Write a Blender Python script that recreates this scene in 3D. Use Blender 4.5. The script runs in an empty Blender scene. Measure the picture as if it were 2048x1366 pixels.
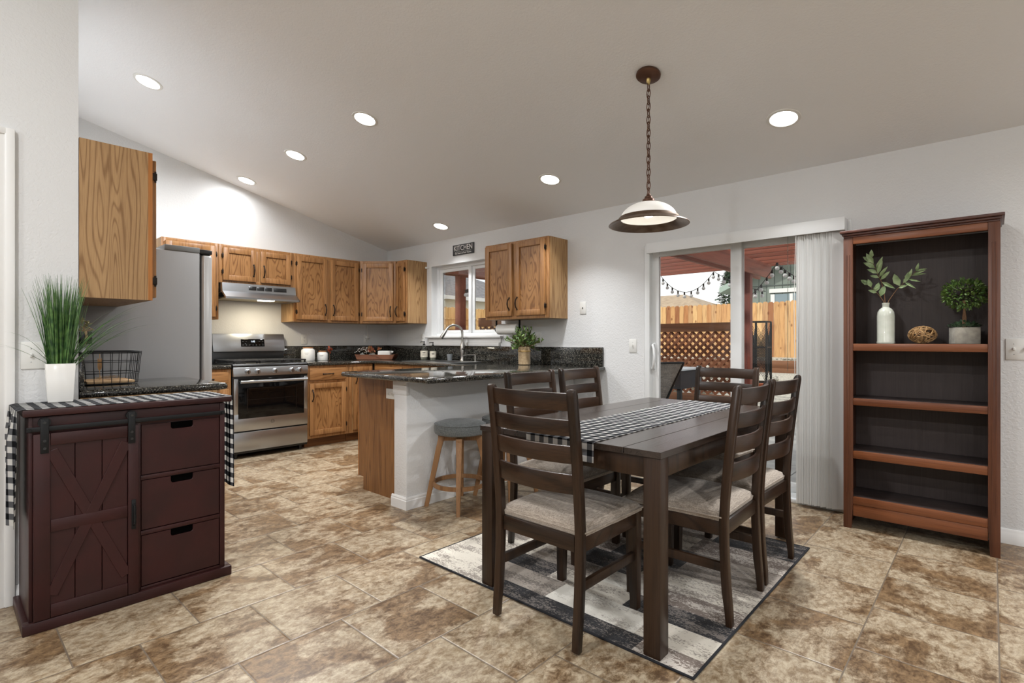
import bpy, bmesh, math, random
from mathutils import Matrix, Vector, Euler
random.seed(7)
PI = math.pi
scene = bpy.context.scene
COL = scene.collection

# ------------------------------------------------------------------ camera
CAM_H, YAW, FPX = 1.165, 42.37, 1053.0
cd = bpy.data.cameras.new('camera')
cd.sensor_fit = 'HORIZONTAL'; cd.sensor_width = 36.0
cd.lens = FPX / 2048 * 36.0
cd.shift_y = -1.0 / 2048
cd.clip_start = 0.05; cd.clip_end = 300
cam = bpy.data.objects.new('camera', cd); COL.objects.link(cam)
cam.location = (0, 0, CAM_H); cam.rotation_euler = (PI / 2, 0, math.radians(YAW))
scene.camera = cam

# ------------------------------------------------------------------ exposure / world / sun
scene.view_settings.view_transform = 'Standard'
scene.view_settings.look = 'None'
scene.view_settings.exposure = 0.12
scene.view_settings.gamma = 1.0
scene.view_settings.use_curve_mapping = False
scene.cycles.use_denoising = True
scene.cycles.max_bounces = 10
scene.cycles.diffuse_bounces = 6
scene.cycles.glossy_bounces = 4
scene.cycles.transparent_max_bounces = 16
scene.cycles.sample_clamp_indirect = 6.0
scene.cycles.caustics_reflective = False
scene.cycles.caustics_refractive = False

LAMP_W = 20.0      # one recessed lamp
SKY = 1.35

def nd(nt, t, **kw):
    n = nt.nodes.new(t)
    for k, v in kw.items():
        if k[0] == 'i' and k[1:].isdigit(): n.inputs[int(k[1:])].default_value = v
        elif hasattr(n, k): setattr(n, k, v)
        else: n.inputs[k.replace('_', ' ')].default_value = v
    return n

w = bpy.data.worlds.new('world'); scene.world = w; w.use_nodes = True
nt = w.node_tree; nt.nodes.clear()
wo = nd(nt, 'ShaderNodeOutputWorld'); bg = nd(nt, 'ShaderNodeBackground')
tc = nd(nt, 'ShaderNodeTexCoord')
mp = nd(nt, 'ShaderNodeMapping'); mp.inputs['Scale'].default_value = (1.2, 1.2, 3.2)
nz = nd(nt, 'ShaderNodeTexNoise', Scale=2.2, Detail=6.0, Roughness=0.55)
cr = nd(nt, 'ShaderNodeValToRGB')
cr.color_ramp.elements[0].position = 0.36; cr.color_ramp.elements[0].color = (0.50, 0.60, 0.78, 1)
cr.color_ramp.elements[1].position = 0.50; cr.color_ramp.elements[1].color = (1.0, 1.0, 1.0, 1)
L = nt.links.new
L(tc.outputs['Generated'], mp.inputs['Vector']); L(mp.outputs[0], nz.inputs['Vector'])
L(nz.outputs['Fac'], cr.inputs[0]); L(cr.outputs[0], bg.inputs[0]); L(bg.outputs[0], wo.inputs[0])
bg.inputs[1].default_value = SKY

sd = bpy.data.lights.new('sun', 'SUN'); sd.energy = 2.6; sd.angle = math.radians(3); sd.color = (1, .95, .88)
sun = bpy.data.objects.new('sun', sd); COL.objects.link(sun)
sun.rotation_euler = Vector((0.42, 0.60, -0.75)).to_track_quat('-Z', 'Y').to_euler()
sun.location = (-6, -8, 12)

# ------------------------------------------------------------------ helpers
def S(r, g, b):
    def f(c):
        c /= 255.0
        return c / 12.92 if c <= 0.04045 else ((c + 0.055) / 1.055) ** 2.4
    return (f(r), f(g), f(b), 1.0)

class MB:
    """collects shapes for ONE mesh object; coordinates go through self.M"""
    def __init__(s, M=None, jit=.00014):
        s.j = jit
        s.bm = bmesh.new(); s.M = M or Matrix.Identity(4)
        s.uv = None; s.k = 0
    def _tr(s, vs):
        for v in vs: v.co = s.M @ v.co
    def box(s, x0, x1, y0, y1, z0, z1, bev=0.0, seg=2, R=None):
        e = s.j * (s.k % 9); s.k += 1      # keeps faces of neighbouring boxes from coinciding
        x0, x1 = sorted((x0, x1)); y0, y1 = sorted((y0, y1)); z0, z1 = sorted((z0, z1))
        ex, ey, ez = (min(e, .12 * (b - a)) for a, b in ((x0, x1), (y0, y1), (z0, z1)))
        x0 += ex; x1 -= ex; y0 += ey; y1 -= ey; z0 += ez; z1 -= ez
        c = Vector(((x0 + x1) / 2, (y0 + y1) / 2, (z0 + z1) / 2))
        m = Matrix.Translation(c) @ (R or Matrix.Identity(4)) @ Matrix.Diagonal((abs(x1 - x0), abs(y1 - y0), abs(z1 - z0), 1))
        r = bmesh.ops.create_cube(s.bm, size=1, matrix=s.M @ m)
        if bev > 0:
            es = list({e for v in r['verts'] for e in v.link_edges})
            bmesh.ops.bevel(s.bm, geom=es, offset=bev, segments=seg, profile=.5, affect='EDGES', clamp_overlap=True)
        return s
    def poly(s, pts, faces):
        vs = [s.bm.verts.new(s.M @ Vector(p)) for p in pts]
        for f in faces:
            try: s.bm.faces.new([vs[i] for i in f])
            except ValueError: pass
        return s
    def prism(s, pts, axis, lo, hi, bev=0.0, seg=2):
        """2-D outline extruded along an axis; pts are the two other coordinates in x,y,z order"""
        def mk(p, t):
            return {'x': (t, p[0], p[1]), 'y': (p[0], t, p[1]), 'z': (p[0], p[1], t)}[axis]
        n = len(pts); e = min(s.j * (s.k % 9), .12 * abs(hi - lo)); s.k += 1
        if lo < hi: lo += e; hi -= e
        a = [s.bm.verts.new(s.M @ Vector(mk(p, lo))) for p in pts]
        b = [s.bm.verts.new(s.M @ Vector(mk(p, hi))) for p in pts]
        fs = [s.bm.faces.new(a), s.bm.faces.new(b[::-1])]
        for i in range(n): fs.append(s.bm.faces.new((a[i], b[i], b[(i + 1) % n], a[(i + 1) % n])))
        bmesh.ops.recalc_face_normals(s.bm, faces=fs)
        if bev > 0:
            es = list({e for f in fs for e in f.edges})
            bmesh.ops.bevel(s.bm, geom=es, offset=bev, segments=seg, profile=.5, affect='EDGES', clamp_overlap=True)
        return s
    def tube(s, pts, r, n=8, closed=False, cap=True, flat=1.0):
        pts = [Vector(p) for p in pts]; N = len(pts)
        rs = r if isinstance(r, (list, tuple)) else [r] * N
        rings = []; up = None
        for i, p in enumerate(pts):
            if closed: t = (pts[(i + 1) % N] - pts[i - 1])
            else: t = pts[min(i + 1, N - 1)] - pts[max(i - 1, 0)]
            if t.length < 1e-9: t = Vector((0, 0, 1))
            t.normalize()
            if up is None:
                up = Vector((0, 0, 1)) if abs(t.z) < .9 else Vector((1, 0, 0))
            u = up - t * up.dot(t)
            if u.length < 1e-6: u = t.orthogonal()
            u.normalize(); v = t.cross(u); up = u
            rings.append([s.bm.verts.new(s.M @ (p + rs[i] * (math.cos(2 * PI * k / n) * u * flat + math.sin(2 * PI * k / n) * v))) for k in range(n)])
        M = N if closed else N - 1
        for i in range(M):
            a, b = rings[i], rings[(i + 1) % N]
            for k in range(n):
                s.bm.faces.new((a[k], a[(k + 1) % n], b[(k + 1) % n], b[k]))
        if cap and not closed:
            s.bm.faces.new(rings[0][::-1]); s.bm.faces.new(rings[-1])
        return s
    def cyl(s, p0, p1, r0, r1=None, n=20, cap=True):
        return s.tube([p0, p1], [r0, r0 if r1 is None else r1], n=n, cap=cap)
    def lathe(s, prof, c=(0, 0, 0), n=32, cap=True, closed=False):
        """prof: list of (radius, z) about a vertical axis through c"""
        rings = []
        for (r, z) in prof:
            rings.append([s.bm.verts.new(s.M @ Vector((c[0] + max(r, 1e-5) * math.cos(2 * PI * k / n), c[1] + max(r, 1e-5) * math.sin(2 * PI * k / n), c[2] + z))) for k in range(n)])
        P = len(prof)
        for i in range(P if closed else P - 1):
            a, b = rings[i], rings[(i + 1) % P]
            for k in range(n): s.bm.faces.new((a[k], a[(k + 1) % n], b[(k + 1) % n], b[k]))
        if cap and not closed:
            s.bm.faces.new(rings[0][::-1]); s.bm.faces.new(rings[-1])
        return s
    def ball(s, c, r, n=12, sc=(1, 1, 1)):
        bmesh.ops.create_uvsphere(s.bm, u_segments=n, v_segments=max(6, n // 2), radius=1,
                                  matrix=s.M @ Matrix.Translation(c) @ Matrix.Diagonal((r * sc[0], r * sc[1], r * sc[2], 1)))
        return s
    def leaf(s, p, d, up, L_, W_, bend=.15):
        """a pointed leaf: six faces, folded along its rib"""
        p = Vector(p); d = Vector(d).normalized(); u = Vector(up); u = (u - d * u.dot(d))
        if u.length < 1e-5: u = d.orthogonal()
        u.normalize(); q = d.cross(u)
        def at(t, wd, h): return s.bm.verts.new(s.M @ (p + d * (t * L_) + q * (wd * W_) + u * (h * L_)))
        a = at(0, 0, 0); t1 = at(.38, 0, bend * .5); t2 = at(.75, 0, bend * .35); z = at(1, 0, -bend * .2)
        l1 = at(.35, .5, bend * .8); l2 = at(.72, .36, bend * .6); r1 = at(.35, -.5, bend * .8); r2 = at(.72, -.36, bend * .6)
        for f in ((a, t1, l1), (l1, t1, t2, l2), (l2, t2, z), (a, r1, t1), (r1, r2, t2, t1), (r2, z, t2)): s.bm.faces.new(f)
        return s
    def sheet(s, fn, nu, nv, thick=0.0):
        """a grid fn(i/nu, j/nv) -> ((x,y,z),(u,v)) with uv in metres"""
        uvl = s.bm.loops.layers.uv.verify()
        vs = [[None] * (nv + 1) for _ in range(nu + 1)]; uvd = {}
        for i in range(nu + 1):
            for j in range(nv + 1):
                p, uv = fn(i / nu, j / nv)
                v = s.bm.verts.new(s.M @ Vector(p)); vs[i][j] = v; uvd[v] = uv
        fs = []
        for i in range(nu):
            for j in range(nv):
                f = s.bm.faces.new((vs[i][j], vs[i + 1][j], vs[i + 1][j + 1], vs[i][j + 1])); fs.append(f)
                for l in f.loops: l[uvl].uv = uvd[l.vert]
        if thick:
            bmesh.ops.solidify(s.bm, geom=fs, thickness=thick)
        return s
    def build(s, name, m, parent=None, smooth=True, angle=35, flip=False):
        me = bpy.data.meshes.new(name)
        if parent is not None:
            r = parent
            while r.parent is not None: r = r.parent
            Minv = (Matrix.Translation(r.location) @ r.rotation_euler.to_matrix().to_4x4()).inverted()
            for v in s.bm.verts: v.co = Minv @ v.co
        if not flip: pass
        s.bm.normal_update()
        s.bm.to_mesh(me); s.bm.free()
        if smooth:
            me.polygons.foreach_set('use_smooth', [True] * len(me.polygons))
            me.set_sharp_from_angle(angle=math.radians(angle))
        o = bpy.data.objects.new(name, me); COL.objects.link(o)
        if m is not None: me.materials.append(m)
        if parent is not None: o.parent = parent
        return o

def tag(o, label, cat, group=None, kind=None):
    if label: o['label'] = label
    if cat: o['category'] = cat
    if group: o['group'] = group
    if kind: o['kind'] = kind
    return o

def thing(name, label, cat, loc=(0, 0, 0), rz=0.0, group=None):
    o = bpy.data.objects.new(name, None); COL.objects.link(o)
    o.empty_display_size = .05
    o.location = loc; o.rotation_euler = (0, 0, rz)
    return tag(o, label, cat, group)

def struct(name, mb, m, label=None, smooth=True):
    o = mb.build(name, m, None, smooth); o['kind'] = 'structure'
    if label: o['label'] = label
    return o

def dup(root, loc, rz, label, group=None):
    r = root.copy(); COL.objects.link(r); r.location = loc; r.rotation_euler = (0, 0, rz); r['label'] = label
    if group: r['group'] = group
    for ch in list(root.children):
        c = ch.copy(); COL.objects.link(c); c.parent = r
        for g in list(ch.children):
            d = g.copy(); COL.objects.link(d); d.parent = c
    return r

def text_mesh(body, size, depth, M, align='CENTER', spacing=1.0):
    """lettering as geometry (added to a fresh MB)"""
    cu = bpy.data.curves.new('t', 'FONT'); cu.body = body; cu.size = size; cu.extrude = depth
    cu.align_x = align; cu.align_y = 'CENTER'; cu.space_character = spacing
    o = bpy.data.objects.new('t', cu); COL.objects.link(o)
    dg = bpy.context.evaluated_depsgraph_get()
    me = bpy.data.meshes.new_from_object(o.evaluated_get(dg))
    mb = MB(); mb.bm.from_mesh(me)
    for v in mb.bm.verts: v.co = M @ v.co
    bpy.data.objects.remove(o); bpy.data.curves.remove(cu); bpy.data.meshes.remove(me)
    return mb

# ------------------------------------------------------------------ materials
def base_mat(name):
    m = bpy.data.materials.new(name); m.use_nodes = True
    nt = m.node_tree
    return m, nt, nt.nodes['Principled BSDF']

def plain(name, col, rough=.5, metal=0.0, spec=.5, coat=0.0, bump=None, var=None, trans=0.0, emis=None, sss=0.0):
    m, nt, p = base_mat(name)
    p.inputs['Base Color'].default_value = col
    p.inputs['Roughness'].default_value = rough
    p.inputs['Metallic'].default_value = metal
    p.inputs['Specular IOR Level'].default_value = spec
    p.inputs['Coat Weight'].default_value = coat
    p.inputs['Transmission Weight'].default_value = trans
    if sss:
        p.inputs['Subsurface Weight'].default_value = sss; p.inputs['Subsurface Radius'].default_value = (.02, .02, .02)
    if emis:
        p.inputs['Emission Color'].default_value = emis[0]; p.inputs['Emission Strength'].default_value = emis[1]
    if bump or var:
        tc = nd(nt, 'ShaderNodeTexCoord')
    if var:      # (scale, second colour)
        n = nd(nt, 'ShaderNodeTexNoise', Scale=var[0], Detail=4.0)
        nt.links.new(tc.outputs['Object'], n.inputs['Vector'])
        r = nd(nt, 'ShaderNodeValToRGB'); r.color_ramp.elements[0].position = .35; r.color_ramp.elements[1].position = .65
        r.color_ramp.elements[0].color = col; r.color_ramp.elements[1].color = var[1]
        nt.links.new(n.outputs['Fac'], r.inputs[0]); nt.links.new(r.outputs[0], p.inputs['Base Color'])
    if bump:     # (scale, strength, distance)
        n = nd(nt, 'ShaderNodeTexNoise', Scale=bump[0], Detail=3.0)
        nt.links.new(tc.outputs['Object'], n.inputs['Vector'])
        b = nd(nt, 'ShaderNodeBump', Strength=bump[1], Distance=bump[2])
        nt.links.new(n.outputs['Fac'], b.inputs['Height']); nt.links.new(b.outputs[0], p.inputs['Normal'])
    return m

def wood(name, light, dark, axis='z', scale=1.0, rough=.4, rings=9.0, lines=.8, stretch=.09, spec=.4, coat=0.0, shift=0.0):
    """grain contours running along an axis; colours mixed by contour + fibre noise"""
    m, nt, p = base_mat(name); L = nt.links.new
    tc = nd(nt, 'ShaderNodeTexCoord')
    mp = nd(nt, 'ShaderNodeMapping'); i = 'xyz'.index(axis)
    sc = [1.0, 1.0, 1.0]; sc[i] = stretch
    mp.inputs['Scale'].default_value = [q * scale for q in sc]; mp.inputs['Location'].default_value = (shift, shift * .7, shift * .3)
    L(tc.outputs['Object'], mp.inputs['Vector'])
    n1 = nd(nt, 'ShaderNodeTexNoise', Scale=3.6, Detail=1.5, Roughness=.45, Distortion=.25)
    L(mp.outputs[0], n1.inputs['Vector'])
    mu = nd(nt, 'ShaderNodeMath', operation='MULTIPLY'); mu.inputs[1].default_value = rings * 2 * PI
    L(n1.outputs['Fac'], mu.inputs[0])
    si = nd(nt, 'ShaderNodeMath', operation='SINE'); L(mu.outputs[0], si.inputs[0])
    mr = nd(nt, 'ShaderNodeMapRange'); mr.inputs[1].default_value = -.2; mr.inputs[2].default_value = 1.0
    L(si.outputs[0], mr.inputs[0])
    pw = nd(nt, 'ShaderNodeMath', operation='POWER'); pw.inputs[1].default_value = 2.4; L(mr.outputs[0], pw.inputs[0])
    mp2 = nd(nt, 'ShaderNodeMapping'); sc2 = [1.0, 1.0, 1.0]; sc2[i] = .03
    mp2.inputs['Scale'].default_value = [q * scale for q in sc2]; L(tc.outputs['Object'], mp2.inputs['Vector'])
    n2 = nd(nt, 'ShaderNodeTexNoise', Scale=170.0, Detail=2.0); L(mp2.outputs[0], n2.inputs['Vector'])
    n3 = nd(nt, 'ShaderNodeTexNoise', Scale=5.0, Detail=2.0); L(mp.outputs[0], n3.inputs['Vector'])
    a = nd(nt, 'ShaderNodeMath', operation='MULTIPLY'); a.inputs[1].default_value = lines; L(pw.outputs[0], a.inputs[0])
    f2 = nd(nt, 'ShaderNodeMapRange'); f2.inputs[1].default_value = .4; f2.inputs[2].default_value = .75; f2.inputs[4].default_value = .45
    L(n2.outputs['Fac'], f2.inputs[0])
    f3 = nd(nt, 'ShaderNodeMapRange'); f3.inputs[1].default_value = .35; f3.inputs[2].default_value = .7; f3.inputs[4].default_value = .3
    L(n3.outputs['Fac'], f3.inputs[0])
    s1 = nd(nt, 'ShaderNodeMath', operation='ADD'); L(a.outputs[0], s1.inputs[0]); L(f2.outputs[0], s1.inputs[1])
    s2 = nd(nt, 'ShaderNodeMath', operation='ADD', use_clamp=True); L(s1.outputs[0], s2.inputs[0]); L(f3.outputs[0], s2.inputs[1])
    mx = nd(nt, 'ShaderNodeMix', data_type='RGBA'); mx.inputs[6].default_value = light; mx.inputs[7].default_value = dark
    L(s2.outputs[0], mx.inputs[0]); L(mx.outputs[2], p.inputs['Base Color'])
    p.inputs['Roughness'].default_value = rough; p.inputs['Specular IOR Level'].default_value = spec; p.inputs['Coat Weight'].default_value = coat
    b = nd(nt, 'ShaderNodeBump', Strength=.12, Distance=.002); L(s2.outputs[0], b.inputs['Height']); L(b.outputs[0], p.inputs['Normal'])
    return m

def glass(name, tint=(1, 1, 1, 1), rough=0.0):
    m = bpy.data.materials.new(name); m.use_nodes = True; nt = m.node_tree; nt.nodes.clear(); L = nt.links.new
    o = nd(nt, 'ShaderNodeOutputMaterial'); mix = nd(nt, 'ShaderNodeMixShader')
    t = nd(nt, 'ShaderNodeBsdfTransparent'); t.inputs[0].default_value = tint
    g = nd(nt, 'ShaderNodeBsdfGlossy', Roughness=rough); f = nd(nt, 'ShaderNodeFresnel', IOR=1.3)
    L(f.outputs[0], mix.inputs[0]); L(t.outputs[0], mix.inputs[1]); L(g.outputs[0], mix.inputs[2]); L(mix.outputs[0], o.inputs[0])
    return m

def gingham(name, cell):
    m, nt, p = base_mat(name); L = nt.links.new
    uv = nd(nt, 'ShaderNodeUVMap'); sp = nd(nt, 'ShaderNodeSeparateXYZ'); L(uv.outputs[0], sp.inputs[0])
    outs = []
    for k in (0, 1):
        d = nd(nt, 'ShaderNodeMath', operation='DIVIDE'); d.inputs[1].default_value = cell * 2; L(sp.outputs[k], d.inputs[0])
        fr = nd(nt, 'ShaderNodeMath', operation='FRACT'); L(d.outputs[0], fr.inputs[0])
        gt = nd(nt, 'ShaderNodeMath', operation='GREATER_THAN'); gt.inputs[1].default_value = .5; L(fr.outputs[0], gt.inputs[0]); outs.append(gt)
    ad = nd(nt, 'ShaderNodeMath', operation='ADD'); L(outs[0].outputs[0], ad.inputs[0]); L(outs[1].outputs[0], ad.inputs[1])
    hf = nd(nt, 'ShaderNodeMath', operation='MULTIPLY'); hf.inputs[1].default_value = .5; L(ad.outputs[0], hf.inputs[0])
    r = nd(nt, 'ShaderNodeValToRGB'); r.color_ramp.interpolation = 'CONSTANT'
    e = r.color_ramp.elements; e[0].position = 0; e[0].color = S(235, 234, 230); e[1].position = .25; e[1].color = S(112, 113, 116)
    q = e.new(.75); q.color = S(24, 25, 29)
    L(hf.outputs[0], r.inputs[0]); L(r.outputs[0], p.inputs['Base Color'])
    p.inputs['Roughness'].default_value = .9; p.inputs['Specular IOR Level'].default_value = .15
    tc = nd(nt, 'ShaderNodeTexCoord'); n = nd(nt, 'ShaderNodeTexNoise', Scale=700.0, Detail=1.0); L(tc.outputs['Object'], n.inputs['Vector'])
    b = nd(nt, 'ShaderNodeBump', Strength=.3, Distance=.001); L(n.outputs['Fac'], b.inputs['Height']); L(b.outputs[0], p.inputs['Normal'])
    return m

def fabric(name, c1, c2, scale=260.0, rough=.95):
    m, nt, p = base_mat(name); L = nt.links.new
    tc = nd(nt, 'ShaderNodeTexCoord')
    wv = []
    for sc in ((1, .12, 1), (.12, 1, 1)):
        mp = nd(nt, 'ShaderNodeMapping'); mp.inputs['Scale'].default_value = sc; L(tc.outputs['Object'], mp.inputs['Vector'])
        n = nd(nt, 'ShaderNodeTexNoise', Scale=scale, Detail=2.0); L(mp.outputs[0], n.inputs['Vector']); wv.append(n)
    a = nd(nt, 'ShaderNodeMath', operation='ADD'); L(wv[0].outputs['Fac'], a.inputs[0]); L(wv[1].outputs['Fac'], a.inputs[1])
    mr = nd(nt, 'ShaderNodeMapRange'); mr.inputs[1].default_value = .75; mr.inputs[2].default_value = 1.25; L(a.outputs[0], mr.inputs[0])
    mx = nd(nt, 'ShaderNodeMix', data_type='RGBA'); mx.inputs[6].default_value = c1; mx.inputs[7].default_value = c2
    L(mr.outputs[0], mx.inputs[0]); L(mx.outputs[2], p.inputs['Base Color'])
    p.inputs['Roughness'].default_value = rough; p.inputs['Specular IOR Level'].default_value = .1; p.inputs['Sheen Weight'].default_value = .25
    b = nd(nt, 'ShaderNodeBump', Strength=.5, Distance=.001); L(a.outputs[0], b.inputs['Height']); L(b.outputs[0], p.inputs['Normal'])
    return m

def granite(name):
    m, nt, p = base_mat(name); L = nt.links.new
    tc = nd(nt, 'ShaderNodeTexCoord')
    n = nd(nt, 'ShaderNodeTexNoise', Scale=130.0, Detail=4.0, Roughness=.8); L(tc.outputs['Object'], n.inputs['Vector'])
    r = nd(nt, 'ShaderNodeValToRGB'); e = r.color_ramp.elements
    e[0].position = .44; e[0].color = S(16, 16, 16); e[1].position = .68; e[1].color = S(150, 146, 132)
    q = e.new(.54); q.color = S(46, 45, 42)
    L(n.outputs['Fac'], r.inputs[0]); L(r.outputs[0], p.inputs['Base Color'])
    p.inputs['Roughness'].default_value = .07; p.inputs['Specular IOR Level'].default_value = .6
    return m

def tiles(name):
    X0, PX, PY, YE, YO = .019, .4065, .4065, .53, .332
    m, nt, p = base_mat(name); L = nt.links.new
    def M_(op, a, b=None, clamp=False):
        n = nd(nt, 'ShaderNodeMath', operation=op, use_clamp=clamp)
        for k, v in enumerate((a, b)):
            if v is None: continue
            if isinstance(v, (int, float)): n.inputs[k].default_value = v
            else: L(v, n.inputs[k])
        return n.outputs[0]
    tc = nd(nt, 'ShaderNodeTexCoord'); sp = nd(nt, 'ShaderNodeSeparateXYZ'); L(tc.outputs['Object'], sp.inputs[0])
    u = M_('DIVIDE', M_('SUBTRACT', sp.outputs[0], X0), PX)
    row = M_('FLOOR', u); fu = M_('SUBTRACT', u, row)
    par = M_('FLOORED_MODULO', row, 2.0)
    off = M_('ADD', M_('MULTIPLY', par, YO - YE), YE)
    v = M_('DIVIDE', M_('SUBTRACT', sp.outputs[1], off), PY)
    colm = M_('FLOOR', v); fv = M_('SUBTRACT', v, colm)
    du = M_('MINIMUM', fu, M_('SUBTRACT', 1.0, fu)); dv = M_('MINIMUM', fv, M_('SUBTRACT', 1.0, fv))
    ed = M_('MINIMUM', du, dv)
    grout = M_('LESS_THAN', ed, .0065)
    cb = nd(nt, 'ShaderNodeCombineXYZ'); L(row, cb.inputs[0]); L(colm, cb.inputs[1])
    wn = nd(nt, 'ShaderNodeTexWhiteNoise', noise_dimensions='3D'); L(cb.outputs[0], wn.inputs['Vector'])
    vm = nd(nt, 'ShaderNodeVectorMath', operation='SCALE'); vm.inputs['Scale'].default_value = 30; L(wn.outputs['Color'], vm.inputs[0])
    mpp = nd(nt, 'ShaderNodeMapping'); mpp.inputs['Scale'].default_value = (1.25, .8, 1); L(tc.outputs['Object'], mpp.inputs['Vector'])
    va = nd(nt, 'ShaderNodeVectorMath', operation='ADD'); L(mpp.outputs[0], va.inputs[0]); L(vm.outputs[0], va.inputs[1])
    n1 = nd(nt, 'ShaderNodeTexNoise', Scale=3.4, Detail=7.0, Roughness=.60, Distortion=.7); L(va.outputs[0], n1.inputs['Vector'])
    n2 = nd(nt, 'ShaderNodeTexNoise', Scale=26.0, Detail=8.0, Roughness=.78, Distortion=.3); L(va.outputs[0], n2.inputs['Vector'])
    n3 = nd(nt, 'ShaderNodeTexNoise', Scale=9.0, Detail=6.0, Roughness=.7, Distortion=1.2); L(va.outputs[0], n3.inputs['Vector'])
    base = M_('ADD', n1.outputs['Fac'], M_('ADD', M_('MULTIPLY', M_('SUBTRACT', n2.outputs['Fac'], .5), .22), M_('MULTIPLY', M_('SUBTRACT', wn.outputs['Value'], .5), .10)))
    patch = nd(nt, 'ShaderNodeMapRange', interpolation_type='SMOOTHSTEP'); patch.inputs[1].default_value = .41; patch.inputs[2].default_value = .56; L(base, patch.inputs[0])
    fine = nd(nt, 'ShaderNodeMapRange'); fine.inputs[1].default_value = .40; fine.inputs[2].default_value = .60; L(n2.outputs['Fac'], fine.inputs[0])
    vein = nd(nt, 'ShaderNodeMapRange'); vein.inputs[1].default_value = .035; vein.inputs[2].default_value = .0; vein.inputs[4].default_value = .35; L(M_('ABSOLUTE', M_('SUBTRACT', n3.outputs['Fac'], .5)), vein.inputs[0])
    def mixc(f, a, b):
        q = nd(nt, 'ShaderNodeMix', data_type='RGBA'); L(f, q.inputs[0])
        for k, c in ((6, a), (7, b)):
            if isinstance(c, tuple): q.inputs[k].default_value = c
            else: L(c, q.inputs[k])
        return q.outputs[2]
    brown = mixc(fine.outputs[0], S(84, 64, 45), S(140, 114, 83)); cream = mixc(fine.outputs[0], S(132, 112, 86), S(180, 166, 142))
    stone = mixc(vein.outputs[0], mixc(patch.outputs[0], brown, cream), S(98, 80, 61))
    mx = nd(nt, 'ShaderNodeMix', data_type='RGBA'); mx.inputs[7].default_value = S(112, 100, 86)
    L(grout, mx.inputs[0]); L(stone, mx.inputs[6]); L(mx.outputs[2], p.inputs['Base Color'])
    ro = M_('ADD', M_('MULTIPLY', n2.outputs['Fac'], .3), .2); L(ro, p.inputs['Roughness'])
    p.inputs['Specular IOR Level'].default_value = .45
    edge = nd(nt, 'ShaderNodeMapRange'); edge.inputs[1].default_value = .004; edge.inputs[2].default_value = .018; L(ed, edge.inputs[0])
    h = M_('ADD', M_('MULTIPLY', edge.outputs[0], 1.0), M_('MULTIPLY', n2.outputs['Fac'], .35))
    b = nd(nt, 'ShaderNodeBump', Strength=.45, Distance=.003); L(h, b.inputs['Height']); L(b.outputs[0], p.inputs['Normal'])
    return m

def wall_paint(name, col, bump=.6):
    m, nt, p = base_mat(name); L = nt.links.new
    p.inputs['Base Color'].default_value = col; p.inputs['Roughness'].default_value = .75; p.inputs['Specular IOR Level'].default_value = .25
    tc = nd(nt, 'ShaderNodeTexCoord')
    n = nd(nt, 'ShaderNodeTexNoise', Scale=75.0, Detail=2.0, Roughness=.5, Distortion=.6); L(tc.outputs['Object'], n.inputs['Vector'])
    b = nd(nt, 'ShaderNodeBump', Strength=bump, Distance=.004); L(n.outputs['Fac'], b.inputs['Height']); L(b.outputs[0], p.inputs['Normal'])
    return m

def rug_mat(name, c1, c2, lim, amt):
    """one dyed patch of the rug with a worn, speckled print in a second yarn"""
    m, nt, p = base_mat(name); L = nt.links.new
    tc = nd(nt, 'ShaderNodeTexCoord')
    mp2 = nd(nt, 'ShaderNodeMapping'); mp2.inputs['Scale'].default_value = (.3, 1, 1); L(tc.outputs['Object'], mp2.inputs['Vector'])
    n = nd(nt, 'ShaderNodeTexNoise', Scale=14.0, Detail=4.0, Roughness=.65); L(mp2.outputs[0], n.inputs['Vector'])
    mp3 = nd(nt, 'ShaderNodeMapping'); mp3.inputs['Scale'].default_value = (.6, 1, 1); L(tc.outputs['Object'], mp3.inputs['Vector'])
    n2 = nd(nt, 'ShaderNodeTexNoise', Scale=120.0, Detail=3.0, Roughness=.8); L(mp3.outputs[0], n2.inputs['Vector'])
    ad = nd(nt, 'ShaderNodeMath', operation='ADD'); L(n.outputs['Fac'], ad.inputs[0]); L(n2.outputs['Fac'], ad.inputs[1])
    th = nd(nt, 'ShaderNodeMapRange'); th.inputs[1].default_value = lim; th.inputs[2].default_value = lim + .07; th.inputs[4].default_value = amt; L(ad.outputs[0], th.inputs[0])
    mx = nd(nt, 'ShaderNodeMix', data_type='RGBA'); mx.inputs[6].default_value = c1; mx.inputs[7].default_value = c2
    L(th.outputs[0], mx.inputs[0]); L(mx.outputs[2], p.inputs['Base Color'])
    p.inputs['Roughness'].default_value = 1.0; p.inputs['Specular IOR Level'].default_value = .05; p.inputs['Sheen Weight'].default_value = .15
    b = nd(nt, 'ShaderNodeBump', Strength=.8, Distance=.004); L(n2.outputs['Fac'], b.inputs['Height']); L(b.outputs[0], p.inputs['Normal'])
    return m

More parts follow.
